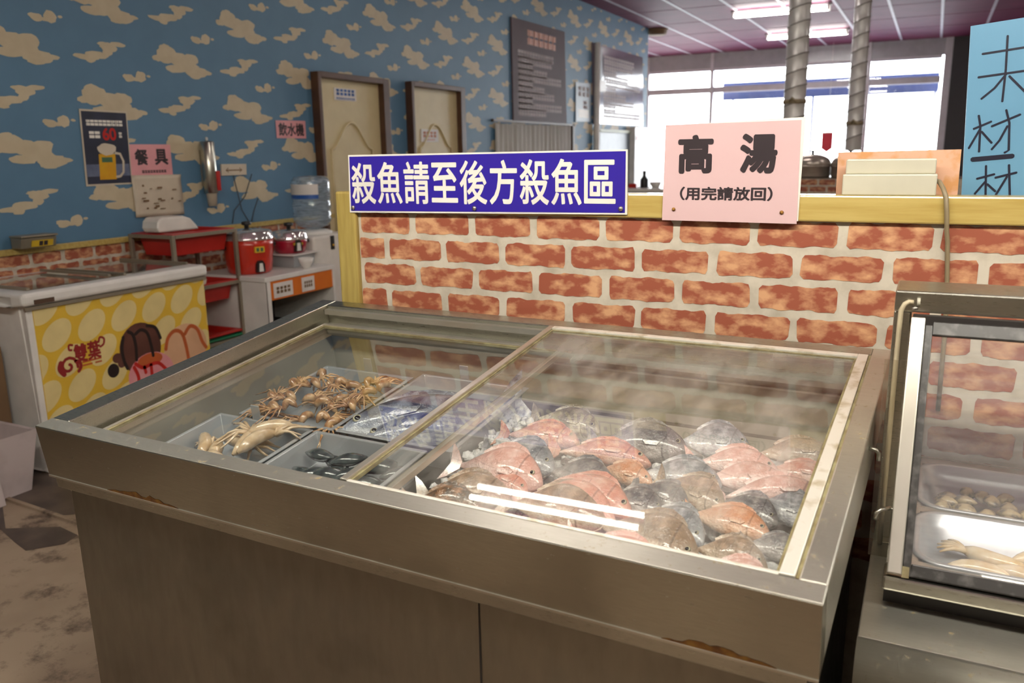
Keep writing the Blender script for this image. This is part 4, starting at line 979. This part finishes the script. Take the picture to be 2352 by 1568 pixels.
# lids
def lid(name, x0, x1, y0, y1, h, wl, wr, wb, wf, gmat, fmat, th=.012):
    g = CB(); g.face([(x0 + .004, y0 + .002, h), (x1 - .004, y0 + .002, h), (x1 - .004, y1 - .004, h), (x0 + .004, y1 - .004, h)], gmat)
    root = g.build(name, case)
    f = CB()
    f.box(x0, x0 + wl, y0, y1, h - th * .6, h + th * .4, 'alu'); f.build('side_bar', root, bevel=.0015)
    f = CB(); f.box(x1 - wr, x1, y0, y1, h - th * .6, h + th * .4, fmat); f.build('side_bar', root, bevel=.0015)
    f = CB(); f.box(x0 + wl, x1 - wr, y1 - wb, y1, h - th * .6, h + th * .4, fmat); f.build('back_bar', root, bevel=.0015)
    if wf: f = CB(); f.box(x0 + wl, x1 - wr, y0, y0 + wf, h - th * .6, h + th * .25, 'alu_grimy'); f.build('front_bar', root, bevel=.001)
    f = CB(); f.box(x0 + wl, x0 + wl + .004, y0 + wf, y1 - wb, h - .005, h + .0015, 'seal_dirty'); f.box(x1 - wr - .004, x1 - wr, y0 + wf, y1 - wb, h - .005, h + .0015, 'seal_dirty'); f.box(x0 + wl + .004, x1 - wr - .004, y1 - wb - .004, y1 - wb, h - .005, h + .0015, 'seal_dirty'); f.build('glass_seal', root)
    return root
lid('left_glass_lid', .057, .70, .041, .705, -.040, .006, .01, .010, 0, 'lid_glass', 'alu')
lid('right_glass_lid', .654, 1.279, .036, .733, -.004, .012, .017, .014, .006, 'misty_glass', 'alu_grimy', .014)

# trays in the case
def ctray(x0, x1, y0, y1, h, depth, lab, clip=None):
    b = CB(); t = .008
    rings = [(0, h), (t, h + .0005), (t + .014, h - depth), ]
    def ring(i, hh): return [(x0 + i, y0 + i, hh), (x1 - i, y0 + i, hh), (x1 - i, y1 - i, hh), (x0 + i, y1 - i, hh)]
    vs = ring(0, h) + ring(t, h + .0005) + ring(t + .014, h - depth) + ring(0, h - .003) + ring(t, h - .003) + ring(t + .014, h - depth - .002)
    f4 = lambda a, c: [(a + i, a + (i + 1) % 4, c + (i + 1) % 4, c + i) for i in range(4)]
    b.mesh(vs, f4(0, 4) + f4(4, 8) + [(8, 9, 10, 11)] + f4(12, 0) + f4(16, 12) + f4(20, 16) + [(23, 22, 21, 20)], 'pan')
    if clip: b.box(clip - .011, clip + .011, y1 - .004, y1 - .001, h, h + .032, 'pan')
    return tag(b.build('steel_tray', bevel=.002), lab, 'tray', 'steel trays under the left glass lid')
TR = {'BL': (.085, .335, .10, .325), 'BR': (.342, .60, .07, .325), 'TL': (.125, .372, .335, .615), 'TR': (.380, .645, .335, .64)}
TH = -.105
ctray(*TR['BL'], TH, .05, 'steel tray of pale squid at the front left of the case', .19)
ctray(*TR['BR'], TH, .05, 'steel tray of dark mussels beside the sliding lid bar at the front')
ctray(*TR['TL'], TH, .05, 'steel tray heaped with brown baby octopus at the back left', .25)
ctray(*TR['TR'], TH, .05, 'steel tray holding the blue backed mackerel at the back', .49)
# pale squid: a tube body with tentacles
def squid(c, ang, ln, r, bodymat, name, label, group, tent=6, lift=.0):
    root = empty(name, cw(*c), label, 'squid' if 'squid' in name else 'octopus', group)
    b = CB(); rr = random.Random(hash((round(c[0] * 1e4), round(c[1] * 1e4))) & 0xffff)
    d = V((math.cos(ang), math.sin(ang), 0)); s = V((-d.y, d.x, 0)); C = V(c)
    pts = [C + d * (ln * (t - .5)) + s * (.012 * math.sin(3 * t + c[0] * 40)) + Z * (lift * math.sin(PI * t)) for t in [k / 7 for k in range(8)]]
    b.tube(pts, [r * q for q in (.25, .7, .95, 1, 1, .95, .85, .5)], bodymat, 10); b.build('mantle', root)
    tb = CB()
    for k in range(tent):
        a = (k / (tent - 1) - .5) * 1.9; q = C + d * (ln * .48); dd = d * math.cos(a) + s * math.sin(a); L_ = (ln if ln > .04 else .08) * rr.uniform(.5, .95); cu = rr.uniform(-1, 1)
        P_ = [q + dd * (L_ * t) + s * (cu * L_ * .35 * t * t) + Z * (.012 * math.sin(PI * t * 1.3) * rr.uniform(.3, 1)) for t in [j / 5 for j in range(6)]]
        tb.tube(P_, [r * (.36 if ln > .04 else .34) * (1 - .14 * j) for j in range(6)], bodymat, 6)
    tb.build('tentacles', root)
    return root
r = random.Random(21)
for k, (x, y, a) in enumerate(((.15, .16, .3), (.20, .20, 2.6), (.25, .17, -.5), (.28, .23, 1.2), (.19, .26, .1), (.14, .22, -1.0), (.235, .235, 2.0), (.27, .28, -2.7), (.22, .145, 3.3))):
    squid((x, y, TH - .028 + .012 * (k % 4)), a, .075 + .02 * r.random(), .013, M['squid'], 'pale_squid', 'pale cream squid heaped in the front left steel tray', 'pale squid in the front left tray', lift=.008)
r = random.Random(22)
k = 0
for i in range(6):
    for j in range(4):
        x = .155 + .038 * i + r.uniform(-.008, .008); y = .375 + .055 * j + r.uniform(-.01, .01)
        squid((x, y, TH - .022 + r.uniform(0, .03)), r.uniform(0, 6.28), .024, .0085, M['tentacle'], 'baby_octopus', 'brown baby octopus heaped in the back left steel tray', 'baby octopus in the back left tray', 9, .012)
# mussels
def shell(c, ang, ln, wd, ht, mat, name, label, group, T, tilt=0, cat='mussel'):
    b = MB(T=T @ Matrix.Translation(V(c)) @ Matrix.Rotation(ang, 4, 'Z') @ Matrix.Rotation(tilt, 4, 'X'))
    vs = []; fs = []; n = 9; sg = 12
    for i in range(n):
        t = i / (n - 1); rw = wd * math.sin(PI * min(max(t, .02), .98)) ** .6 * (.65 + .5 * t); rh = ht * math.sin(PI * min(max(t, .02), .98)) ** .7
        for q in range(sg):
            a = 2 * PI * q / sg; vs.append((ln * (t - .5), rw * math.cos(a), rh * math.sin(a) * (1 - .25 * abs(math.cos(a)))))
    for i in range(n - 1):
        for q in range(sg): fs.append((i * sg + q, i * sg + (q + 1) % sg, (i + 1) * sg + (q + 1) % sg, (i + 1) * sg + q))
    fs += [tuple(range(sg))[::-1], tuple((n - 1) * sg + q for q in range(sg))]
    b.mesh(vs, fs, mat, True)
    return tag(b.build(name), label, cat, group)
r = random.Random(23)
for i in range(6):
    for j in range(4):
        shell((.40 + .034 * i + r.uniform(-.006, .006), .115 + .05 * j + r.uniform(-.008, .008), TH - .028 + r.uniform(0, .018)), r.uniform(-.7, .7) + .2, .068, .019, .013, M['mussel'], 'mussel', 'dark mussel in the front steel tray beside the lid bar', 'dark mussels in the front tray', TC, r.uniform(-.4, .4))

# ---- fish
def fish(kind, tail, head, hh=-.095, label='', hk=.40, wk=.2, lean=.62, arch=.1, name=None, group='fish on ice in the case'):
    t0, h0 = V((tail[0], tail[1], hh)), V((head[0], head[1], hh))
    d = (h0 - t0); ln = d.length * 1.26; d.normalize(); c = (t0 + h0) / 2
    up = (Z * (1 - lean) + Y * lean); up = (up - d * up.dot(d)).normalized(); side = up.cross(d)
    T = TC @ Matrix(((d.x, side.x, up.x, c.x), (d.y, side.y, up.y, c.y), (d.z, side.z, up.z, c.z), (0, 0, 0, 1)))
    nm = name or 'fish'
    root = empty(nm, T @ V((0, 0, -ln * hk * .3)), label, 'fish', group)
    mat = FM[kind]
    H = ln * hk * .92 / 2; Wd = ln * wk / 2
    prof = [(0, .10), (.06, .17), (.14, .34), (.25, .62), (.38, .86), (.52, 1.0), (.65, .97), (.76, .86), (.85, .68), (.92, .48), (.97, .25), (1, .05)]
    def ctr(t): return V((ln * (t * .82 - .32), 0, arch * ln * (math.sin(PI * t) - .5) * .6))
    b = MB(T=T); vs = []; fs = []; sg = 16
    for t, w in prof:
        p = ctr(t)
        for q in range(sg):
            a = 2 * PI * q / sg; ca, sa = math.cos(a), math.sin(a)
            vs.append((p.x, p.y + Wd * w ** .8 * ca * (1.05 if t > .3 else .8), p.z + H * w * sa * (1.0 if sa > 0 else .92)))
    for i in range(len(prof) - 1):
        for q in range(sg): fs.append((i * sg + q, (i + 1) * sg + q, (i + 1) * sg + (q + 1) % sg, i * sg + (q + 1) % sg))
    fs += [tuple(range(sg)), tuple((len(prof) - 1) * sg + q for q in range(sg))[::-1]]
    b.mesh(vs, fs, mat, True); b.build('body', root, sub=1)
    # tail fin
    p = ctr(0); b = MB(T=T); th = .0012
    out = [(p.x + .01 * ln, p.z + .03 * ln), (p.x - .08 * ln, p.z + .13 * ln), (p.x - .16 * ln, p.z + .19 * ln), (p.x - .115 * ln, p.z + .05 * ln), (p.x - .10 * ln, p.z), (p.x - .115 * ln, p.z - .05 * ln), (p.x - .16 * ln, p.z - .17 * ln), (p.x - .08 * ln, p.z - .12 * ln), (p.x + .01 * ln, p.z - .03 * ln)]
    b.prism(out, -th, th, mat, 'y'); b.build('tail_fin', root, weld='fix')
    b = MB(T=T); top = []; bot = []
    for k in range(9):
        t = .22 + .52 * k / 8; p = ctr(t); w = [x for x in [max(0, 1 - abs(t - .52) * 2.2)]][0]
        hgt = H * (.35 + .65 * w) ; i_ = next(i for i in range(len(prof) - 1) if prof[i][0] <= t <= prof[i + 1][0]); f_ = (t - prof[i_][0]) / (prof[i_ + 1][0] - prof[i_][0]); wl = prof[i_][1] * (1 - f_) + prof[i_ + 1][1] * f_
        bot.append((p.x, p.z + H * wl * .93)); top.append((p.x - .015 * ln, p.z + H * wl * .97 + ln * (.012 + .03 * math.sin(PI * (k + .5) / 9)) + (.006 * ln if k % 2 else 0)))
    b.prism(bot + top[::-1], -th * .8, th * .8, mat, 'y'); b.build('dorsal_fin', root, weld='fix')
    for sg_ in (-1, 1):
        b = MB(T=T); p = ctr(.70); y = sg_ * Wd * .92
        pts = [(p.x, y, p.z - H * .1), (p.x - .05 * ln, y + sg_ * .012 * ln, p.z + H * .02), (p.x - .16 * ln, y + sg_ * .02 * ln, p.z - H * .12), (p.x - .13 * ln, y + sg_ * .012 * ln, p.z - H * .3), (p.x - .03 * ln, y, p.z - H * .28)]
        b.mesh(pts + [(a_, c_ + sg_ * .0015, e_) for a_, c_, e_ in pts], [(0, 1, 2, 3, 4), (9, 8, 7, 6, 5)] + [(i, i + 5, (i + 1) % 5 + 5, (i + 1) % 5) for i in range(5)], mat); b.build('pectoral_fin', root, weld='fix')
        b = MB(T=T); p = ctr(.875); e = V((p.x, sg_ * Wd * .60, p.z + H * .2)); er = .017 * ln
        b.lathe([(er * 1.45, -er * .1), (er * 1.2, er * .35), (er * .95, er * .5)], e, 'eye_ring', 12, axis=Matrix.Rotation(-sg_ * PI / 2, 3, 'X'))
        b.lathe([(er * .95, er * .35), (er * .75, er * .62), (er * .4, er * .78), (0, er * .82)], e, 'eye', 12, axis=Matrix.Rotation(-sg_ * PI / 2, 3, 'X')); b.build('eye', root)
    return root
FI = [
 ('red', .697, .43, .83, .439, 'bright red fish at the back left of the ice, next to the sliding lid bar', {}),
 ('olive', .719, .512, .85, .491, 'olive brown fish lying behind the bright red fish at the back left', {}),
 ('grey', .863, .45, 1.014, .47, 'big olive grey fish in the middle of the back row', {'hk': .46}),
 ('silver', 1.00, .495, 1.112, .508, 'tall silver grey fish in the back row near its right end', {'hk': .6}),
 ('tan', 1.127, .493, 1.251, .521, 'pale tan fish at the right end of the back row', {}),
 ('silver', .700, .356, .832, .335, 'dark backed silver fish behind the pinkish one at the left', {'hk': .5}),
 ('red', .814, .392, .972, .4, 'long slim red fish lying in front of the big olive grey one', {'hk': .3}),
 ('pink', .678, .292, .835, .278, 'pinkish tan fish with a raised round back at the left side', {'hk': .48}),
 ('red', .728, .285, .83, .25, 'short red fish resting against the pinkish tan one at the left', {'hk': .36}),
 ('grey', .832, .33, .945, .318, 'grey fish with a pink belly behind the two arched red fish', {'hk': .5}),
 ('orange', .905, .364, 1.0, .35, 'small orange fish in the centre, between two grey fish', {}),
 ('silver', .975, .369, 1.10, .371, 'blue grey fish with a clear round eye at the centre', {'hk': .48}),
 ('pink', 1.046, .43, 1.17, .442, 'pale pink fish behind the shiny pink one on the right', {}),
 ('pink', 1.075, .383, 1.19, .41, 'shiny white and pink fish at the right of the centre', {'hk': .46}),
 ('red', 1.155, .457, 1.258, .443, 'red orange fish touching the right lid bar behind the shiny pink one', {}),
 ('pink', 1.112, .334, 1.252, .385, 'long pale pink fish slanting to the right lid bar', {'hk': .3}),
 ('tan', .672, .194, .804, .228, 'tan fish with a silver face at the front left corner', {'hk': .46}),
 ('dark', .675, .150, .787, .175, 'dark brown banded fish nearest the front left corner', {'hk': .42}),
 ('red', .83, .29, .998, .257, 'rear one of the two arched red fish in the middle', {'hk': .32, 'arch': .2}),
 ('red', .824, .25, .98, .232, 'front one of the two arched red fish in the middle', {'hk': .32, 'arch': .22}),
 ('tan', .818, .212, .968, .216, 'large tan fish just in front of the arched red pair', {'hk': .5}),
 ('grey', .955, .279, 1.045, .268, 'slate grey fish right of the arched red pair', {'hk': .56}),
 ('grey', .985, .335, 1.075, .292, 'dark grey fish behind the slate grey one', {'hk': .5}),
 ('tan', 1.02, .354, 1.125, .303, 'brown and silver fish pointing down right at the centre right', {'hk': .46}),
 ('silver', 1.015, .261, 1.119, .216, 'silver scaled fish behind the large tan front one, left of the orange fish', {'hk': .52}),
 ('orange', 1.081, .282, 1.197, .262, 'bright orange red fish near the front right', {'hk': .42}),
 ('grey', 1.113, .328, 1.202, .302, 'grey lilac fish above the bright orange red one', {'hk': .55}),
 ('silver', 1.160, .357, 1.256, .322, 'silver white fish beside the right lid bar', {'hk': .5}),
 ('tan', .970, .215, 1.12, .168, 'biggest tan brown fish at the front middle', {'hk': .5}),
 ('red', .955, .150, 1.092, .125, 'red fish at the very front under the tube reflection', {'hk': .36}),
 ('tan', 1.115, .202, 1.21, .190, 'pale tan fish in front of the bright orange red one', {'hk': .5}),
 ('pink', 1.13, .142, 1.235, .135, 'pinkish tan fish at the very front right corner', {'hk': .5}),
 ('grey', 1.178, .235, 1.25, .232, 'grey fish beside the right lid bar near the front', {'hk': .55}),
]
for i, (k, x0, y0_, x1, y1_, lab, kw) in enumerate(FI):
    rr = random.Random(i * 3 + 1)
    fish(k, (x0, y0_), (x1, y1_), hh=-.098 + .004 * rr.uniform(-1, 1), label=lab, lean=.55 + .15 * rr.random(), **kw)
# mackerel in the back tray
fish('mackerel', (.635, .60), (.405, .375), hh=TH - .012, label='big blue backed mackerel lying across the back steel tray', hk=.26, wk=.2, lean=.7, arch=.03, name='mackerel', group='mackerel in the case')
fish('mackerel', (.645, .555), (.455, .36), hh=TH - .022, label='second mackerel, its silver belly showing in front of the bigger one', hk=.26, wk=.2, lean=.8, arch=.03, name='mackerel', group='mackerel in the case')

# crushed ice: uncountable, one object
b = CB(); r = random.Random(77); n = 46; m_ = 40; vs = []; fs = []
for i in range(n + 1):
    for j in range(m_ + 1):
        x = .655 + (1.28 - .655) * i / n; y = .04 + (.57 - .04) * j / m_
        h = -.148 + .006 * math.sin(x * 31 + y * 17) + r.uniform(-.005, .005) + (.015 if x < .78 and y > .2 else 0)
        if i in (0, n) or j in (0, m_): h = -.2
        vs.append((x, y, h))
for i in range(n):
    for j in range(m_):
        a = i * (m_ + 1) + j; fs.append((a, a + m_ + 1, a + m_ + 2, a + 1))
b.mesh(vs, fs, 'ice', True)
ICO = [V(v).normalized() for v in [(0, 1, 1.618), (0, -1, 1.618), (0, 1, -1.618), (0, -1, -1.618), (1, 1.618, 0), (-1, 1.618, 0), (1, -1.618, 0), (-1, -1.618, 0), (1.618, 0, 1), (-1.618, 0, 1), (1.618, 0, -1), (-1.618, 0, -1)]]
IF = [(0, 1, 8), (0, 8, 4), (0, 4, 5), (0, 5, 9), (0, 9, 1), (1, 6, 8), (8, 6, 10), (8, 10, 4), (4, 10, 2), (4, 2, 5), (5, 2, 11), (5, 11, 9), (9, 11, 7), (9, 7, 1), (1, 7, 6), (3, 6, 7), (3, 7, 11), (3, 11, 2), (3, 2, 10), (3, 10, 6)]
for k in range(720):
    if k < 430: x = r.uniform(.668, .79); y = r.uniform(.13, .52); h = -.128 + r.uniform(-.004, .018)
    else: x = r.uniform(.67, 1.27); y = r.uniform(.1, .54); h = -.138 + r.uniform(-.006, .018)
    s_ = r.uniform(.006, .0125)
    b.mesh([V((x, y, h)) + V((v.x * s_ * r.uniform(.6, 1.25), v.y * s_ * r.uniform(.6, 1.25), v.z * s_ * .75)) for v in ICO], IF, 'ice', k % 2 == 0)
tag(b.build('crushed_ice', weld=False), 'crushed ice bed under the fish in the case', 'ice', kind='stuff')
b = CB(); 
for k in range(160):
    x = r.uniform(.39, .50); y = r.uniform(.36, .46); h = TH - .03 + r.uniform(0, .022); s_ = r.uniform(.004, .008)
    b.mesh([V((x, y, h)) + v * s_ * r.uniform(.7, 1.2) for v in ICO], IF, 'ice')
tag(b.build('ice_chips', weld=False), 'ice chips around the mackerel in the back tray', 'ice', kind='stuff')

# ------------------------------------------------------------------ right hand counter with sneeze guard
CT = .80
root = empty('steel_counter', (.6, 1.55, 0), 'stainless steel counter with a rounded front edge at the right', 'counter')
b = MB(); b.box(-.042, 1.5, 1.20, 1.90, CT - .03, CT, 'steel_top'); b.build('worktop', root, bevel=.002)
b = MB(); n = 10; poly = []
for k in range(n + 1):
    a = PI / 2 * k / n; poly.append((1.20 - .045 * math.sin(a), CT - .045 + .045 * math.cos(a)))
poly += [(1.155, CT - .085), (1.20, CT - .085)]
b.prism(poly, -.042, 1.5, 'steel_top', 'x', True); o = b.build('nosing', root, weld='fix')
for f in o.data.polygons: f.use_smooth = abs(f.normal.x) < .5
b = MB(); b.box(-.025, .0, 1.20, 1.23, F0, CT - .085, 'steel'); b.build('leg', root)
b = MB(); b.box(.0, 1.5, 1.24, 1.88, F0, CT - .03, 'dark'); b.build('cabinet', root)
b = MB(); b.box(.02, 1.5, 1.17, 1.24, .62, .70, 'steel'); b.build('crossbar', root, bevel=.01)
gx0 = -.014
root = empty('sneeze_guard', (.6, 1.6, CT), 'stainless framed glass guard over the food pans on the right counter', 'sneeze guard')
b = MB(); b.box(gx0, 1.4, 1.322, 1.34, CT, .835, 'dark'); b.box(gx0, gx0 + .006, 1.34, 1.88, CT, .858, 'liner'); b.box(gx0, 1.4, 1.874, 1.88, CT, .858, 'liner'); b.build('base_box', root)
b = MB(); b.box(-.017, 1.4, 1.292, 1.345, .834, .856, 'steel'); b.build('front_rail', root, bevel=.004)
# deck with two pan cut-outs
pans = [(.030, .36, 1.365, 1.575), (.033, .36, 1.60, 1.835)]
b = MB(); xs = sorted({-.008, .03, .36, .39, .72, 1.38}); 
b.box(-.008, .031, 1.346, 1.872, .852, .857, 'steel_top'); b.box(.031, 1.38, 1.346, 1.366, .852, .857, 'steel_top'); b.box(.031, 1.38, 1.574, 1.601, .852, .857, 'steel_top'); b.box(.031, 1.38, 1.834, 1.872, .852, .857, 'steel_top'); b.box(.359, 1.38, 1.366, 1.574, .852, .857, 'steel_top'); b.box(.359, 1.38, 1.601, 1.834, .852, .857, 'steel_top')
b.build('deck', root)
b = MB(); b.box(-.040, 1.4, 1.53, 1.655, 1.228, 1.264, 'steel'); b.build('header', root, bevel=.003)
b = MB(); b.box(-.040, -.012, 1.535, 1.60, CT, 1.228, 'steel'); b.build('post', root, bevel=.003)
b = MB(); b.box(1.37, 1.4, 1.535, 1.60, CT, 1.228, 'steel'); b.build('post', root, bevel=.003)
b = MB(); b.box(-.01, 1.37, 1.515, 1.53, 1.205, 1.226, 'dark'); b.build('hinge_channel', root)
# slanted door
dv = V((0, 1.507 - 1.303, 1.222 - .858)); dl = dv.length; dn = dv.normalized(); nn = V((0, dn.z, -dn.y))
TD = Matrix(((1, 0, 0, 0), (0, dn.y, -nn.y, 1.303), (0, dn.z, -nn.z, .858), (0, 0, 0, 1)))   # local: x, along slope, outward(front/up)
def DB(): return MB(T=TD)
b = DB(); b.box(-.012, .009, .0, dl, -.004, .010, 'alu'); b.build('side_frame', root, bevel=.002)
b = DB(); b.box(.009, .021, .0, dl - .01, -.004, .004, 'rubber'); b.box(.021, 1.36, .0, .020, -.004, .004, 'rubber'); b.box(.021, 1.36, dl - .028, dl - .004, -.004, .004, 'rubber'); b.build('gasket', root, bevel=.002)
b = DB(); b.face([(.02, .019, 0), (1.35, .019, 0), (1.35, dl - .027, 0), (.02, dl - .027, 0)], 'guard_glass'); b.build('glass_pane', root)
b = DB(); b.box(.0092, .019, -.003, .014, .003, .0065, 'seal_dirty'); b.build('rust_corner', root)
# acrylic side flap
b = MB(); b.box(-.046, -.005, 1.475, 1.4765, .802, 1.156, 'acrylic'); tag(b.build('acrylic_flap'), 'clear acrylic strip standing at the left end of the glass guard', 'screen')
# cream cable with gland
root = empty('light_cable', (-.025, 1.525, .82), 'cream cable with a gland running down the guard post', 'cable')
b = MB(); b.tube([(-.012, 1.524, 1.246), (-.018, 1.522, 1.247), (-.024, 1.521, 1.243), (-.029, 1.52, 1.232), (-.0295, 1.522, 1.20), (-.030, 1.524, 1.10), (-.030, 1.526, .95), (-.03, 1.526, .802)], .0042, 'cord_cream', 10); b.build('cable', root)
b = MB(); b.tube([(-.006, 1.525, 1.247), (-.001, 1.525, 1.247)], .0068, 'cream', 10); b.tube([(-.013, 1.524, 1.235), (-.004, 1.524, 1.237)], .003, 'screw', 8); b.build('gland', root)
# latch hooks
b = MB(); b.tube([(-.016, 1.40, .925), (-.03, 1.39, .924), (-.036, 1.385, .919), (-.037, 1.384, .908)], .0035, 'steel', 8); b.tube([(-.016, 1.40, .925), (-.010, 1.40, .925), (-.010, 1.40, .86)], .0035, 'steel', 8)
tag(b.build('wire_hook'), 'bent steel hook at the left of the glass guard', 'hook')
p = cw(CW, .43, -.03); 
b = MB(); b.tube([p, p + V((.012, 0, -.002)), p + V((.016, 0, -.008)), p + V((.016, 0, -.02))], .0035, 'steel', 8); o = b.build('side_hook', case)
# food pans
def gn_pan(x0, x1, y0, y1, z, depth, lab):
    b = MB()
    def rr(inset, zz, rad):
        pts = []; a0, a1, c0, c1 = x0 + inset, x1 - inset, y0 + inset, y1 - inset
        for cx, cy, st in ((a1 - rad, c1 - rad, 0), (a0 + rad, c1 - rad, 1), (a0 + rad, c0 + rad, 2), (a1 - rad, c0 + rad, 3)):
            for k in range(7):
                t = PI / 2 * (st + k / 6); pts.append((cx + rad * math.cos(t), cy + rad * math.sin(t), zz))
        return pts
    rings = [rr(.004, z - .004, .045), rr(0, z, .05), rr(.006, z + .002, .048), rr(.012, z, .045), rr(.016, z - .02, .045), rr(.021, z - .022, .042), rr(.03, z - depth, .04)]
    vs = sum(rings, []); n = 28; fs = [(i * n + k, i * n + (k + 1) % n, (i + 1) * n + (k + 1) % n, (i + 1) * n + k) for i in range(len(rings) - 1) for k in range(n)]
    fs.append(tuple((len(rings) - 1) * n + k for k in range(n)))
    b.mesh(vs, fs, 'pan', True); return tag(b.build('food_pan'), lab, 'pan', 'steel food pans under the glass guard')
gn_pan(.020, .372, 1.358, 1.583, .859, .055, 'steel food pan of ivory squid at the front of the glass guard')
gn_pan(.022, .374, 1.592, 1.842, .859, .055, 'steel food pan of clams at the back of the glass guard')
r = random.Random(31); TI = Matrix()
for i in range(7):
    for j in range(4):
        x = .075 + .036 * i + r.uniform(-.008, .008); y = 1.645 + .04 * j + r.uniform(-.01, .01)
        shell((x, y, .820 + r.uniform(0, .014)), r.uniform(0, 6.28), .042, .017, .012, M['clam'], 'clam', 'speckled clam heaped in the rear steel food pan', 'clams in the rear food pan', TI, r.uniform(-.6, .6), 'clam')
for k, (x, y, a, ln) in enumerate(((.12, 1.44, .15, .10), (.19, 1.43, -.4, .12), (.26, 1.47, .6, .11), (.15, 1.50, 2.9, .10), (.22, 1.51, .3, .1), (.30, 1.43, 1.2, .1))):
    TCs, TC_ = TC, TC
    root = empty('ivory_squid', (x, y, .81), 'ivory squid lying in the front steel food pan', 'squid', 'ivory squid in the front food pan')
    d = V((math.cos(a), math.sin(a), 0)); s = V((-d.y, d.x, 0)); c = V((x, y, .822 + .006 * (k % 3)))
    b = MB(); b.tube([c + d * ln * (t - .5) + s * .01 * math.sin(4 * t) for t in [q / 7 for q in range(8)]], [.016 * q for q in (.2, .6, .9, 1, 1, .95, .8, .4)], 'squid_white', 10); b.build('mantle', root)
    b = MB(); q0 = c - d * ln * .45
    b.prism([(-.0, -.02), (.03, 0), (.0, .02), (-.018, 0)], -.0015, .0015, 'squid_white', 'z') if False else None
    for q in range(5):
        a2 = (q / 4 - .5) * 1.4; dd = d * math.cos(a2) + s * math.sin(a2); st = c + d * ln * .46
        b.tube([st + dd * (.045 * t) + Z * (.006 * math.sin(3 * t)) for t in [j / 4 for j in range(5)]], [.005, .0045, .004, .003, .0015], 'squid_white', 6)
    b.build('tentacles', root)

# ------------------------------------------------------------------ sky, camera, view
w = bpy.data.worlds.new('overcast_sky'); SC.world = w; w.use_nodes = True
bg = w.node_tree.nodes['Background']; bg.inputs[0].default_value = (.93, .97, 1.0, 1); bg.inputs[1].default_value = 14.0

cam = bpy.data.cameras.new('camera'); co = bpy.data.objects.new('camera', cam); COL.objects.link(co)
yaw, pit, roll = .465941, .223408, -.015376
f = V((-math.sin(yaw) * math.cos(pit), math.cos(yaw) * math.cos(pit), -math.sin(pit))); rt = V((math.cos(yaw), math.sin(yaw), 0)); u = rt.cross(f)
r2 = rt * math.cos(roll) + u * math.sin(roll); u2 = u * math.cos(roll) - rt * math.sin(roll)
co.matrix_world = Matrix(((r2.x, u2.x, -f.x, 0), (r2.y, u2.y, -f.y, 0), (r2.z, u2.z, -f.z, 1.5), (0, 0, 0, 1)))
cam.sensor_width = 36; cam.lens = 1901.609 / 2352 * 36; cam.clip_start = .02; cam.clip_end = 200
cam.dof.use_dof = True; cam.dof.focus_distance = 1.8; cam.dof.aperture_fstop = 4.8
SC.camera = co
vs_ = SC.view_settings; vs_.view_transform = 'Standard'; vs_.look = 'None'; vs_.exposure = 0.0; vs_.gamma = 1; vs_.use_curve_mapping = False
SC.display_settings.display_device = 'sRGB'
SC.cycles.max_bounces = 8; SC.cycles.transparent_max_bounces = 12; SC.cycles.sample_clamp_indirect = 6; SC.cycles.caustics_reflective = False; SC.cycles.caustics_refractive = False
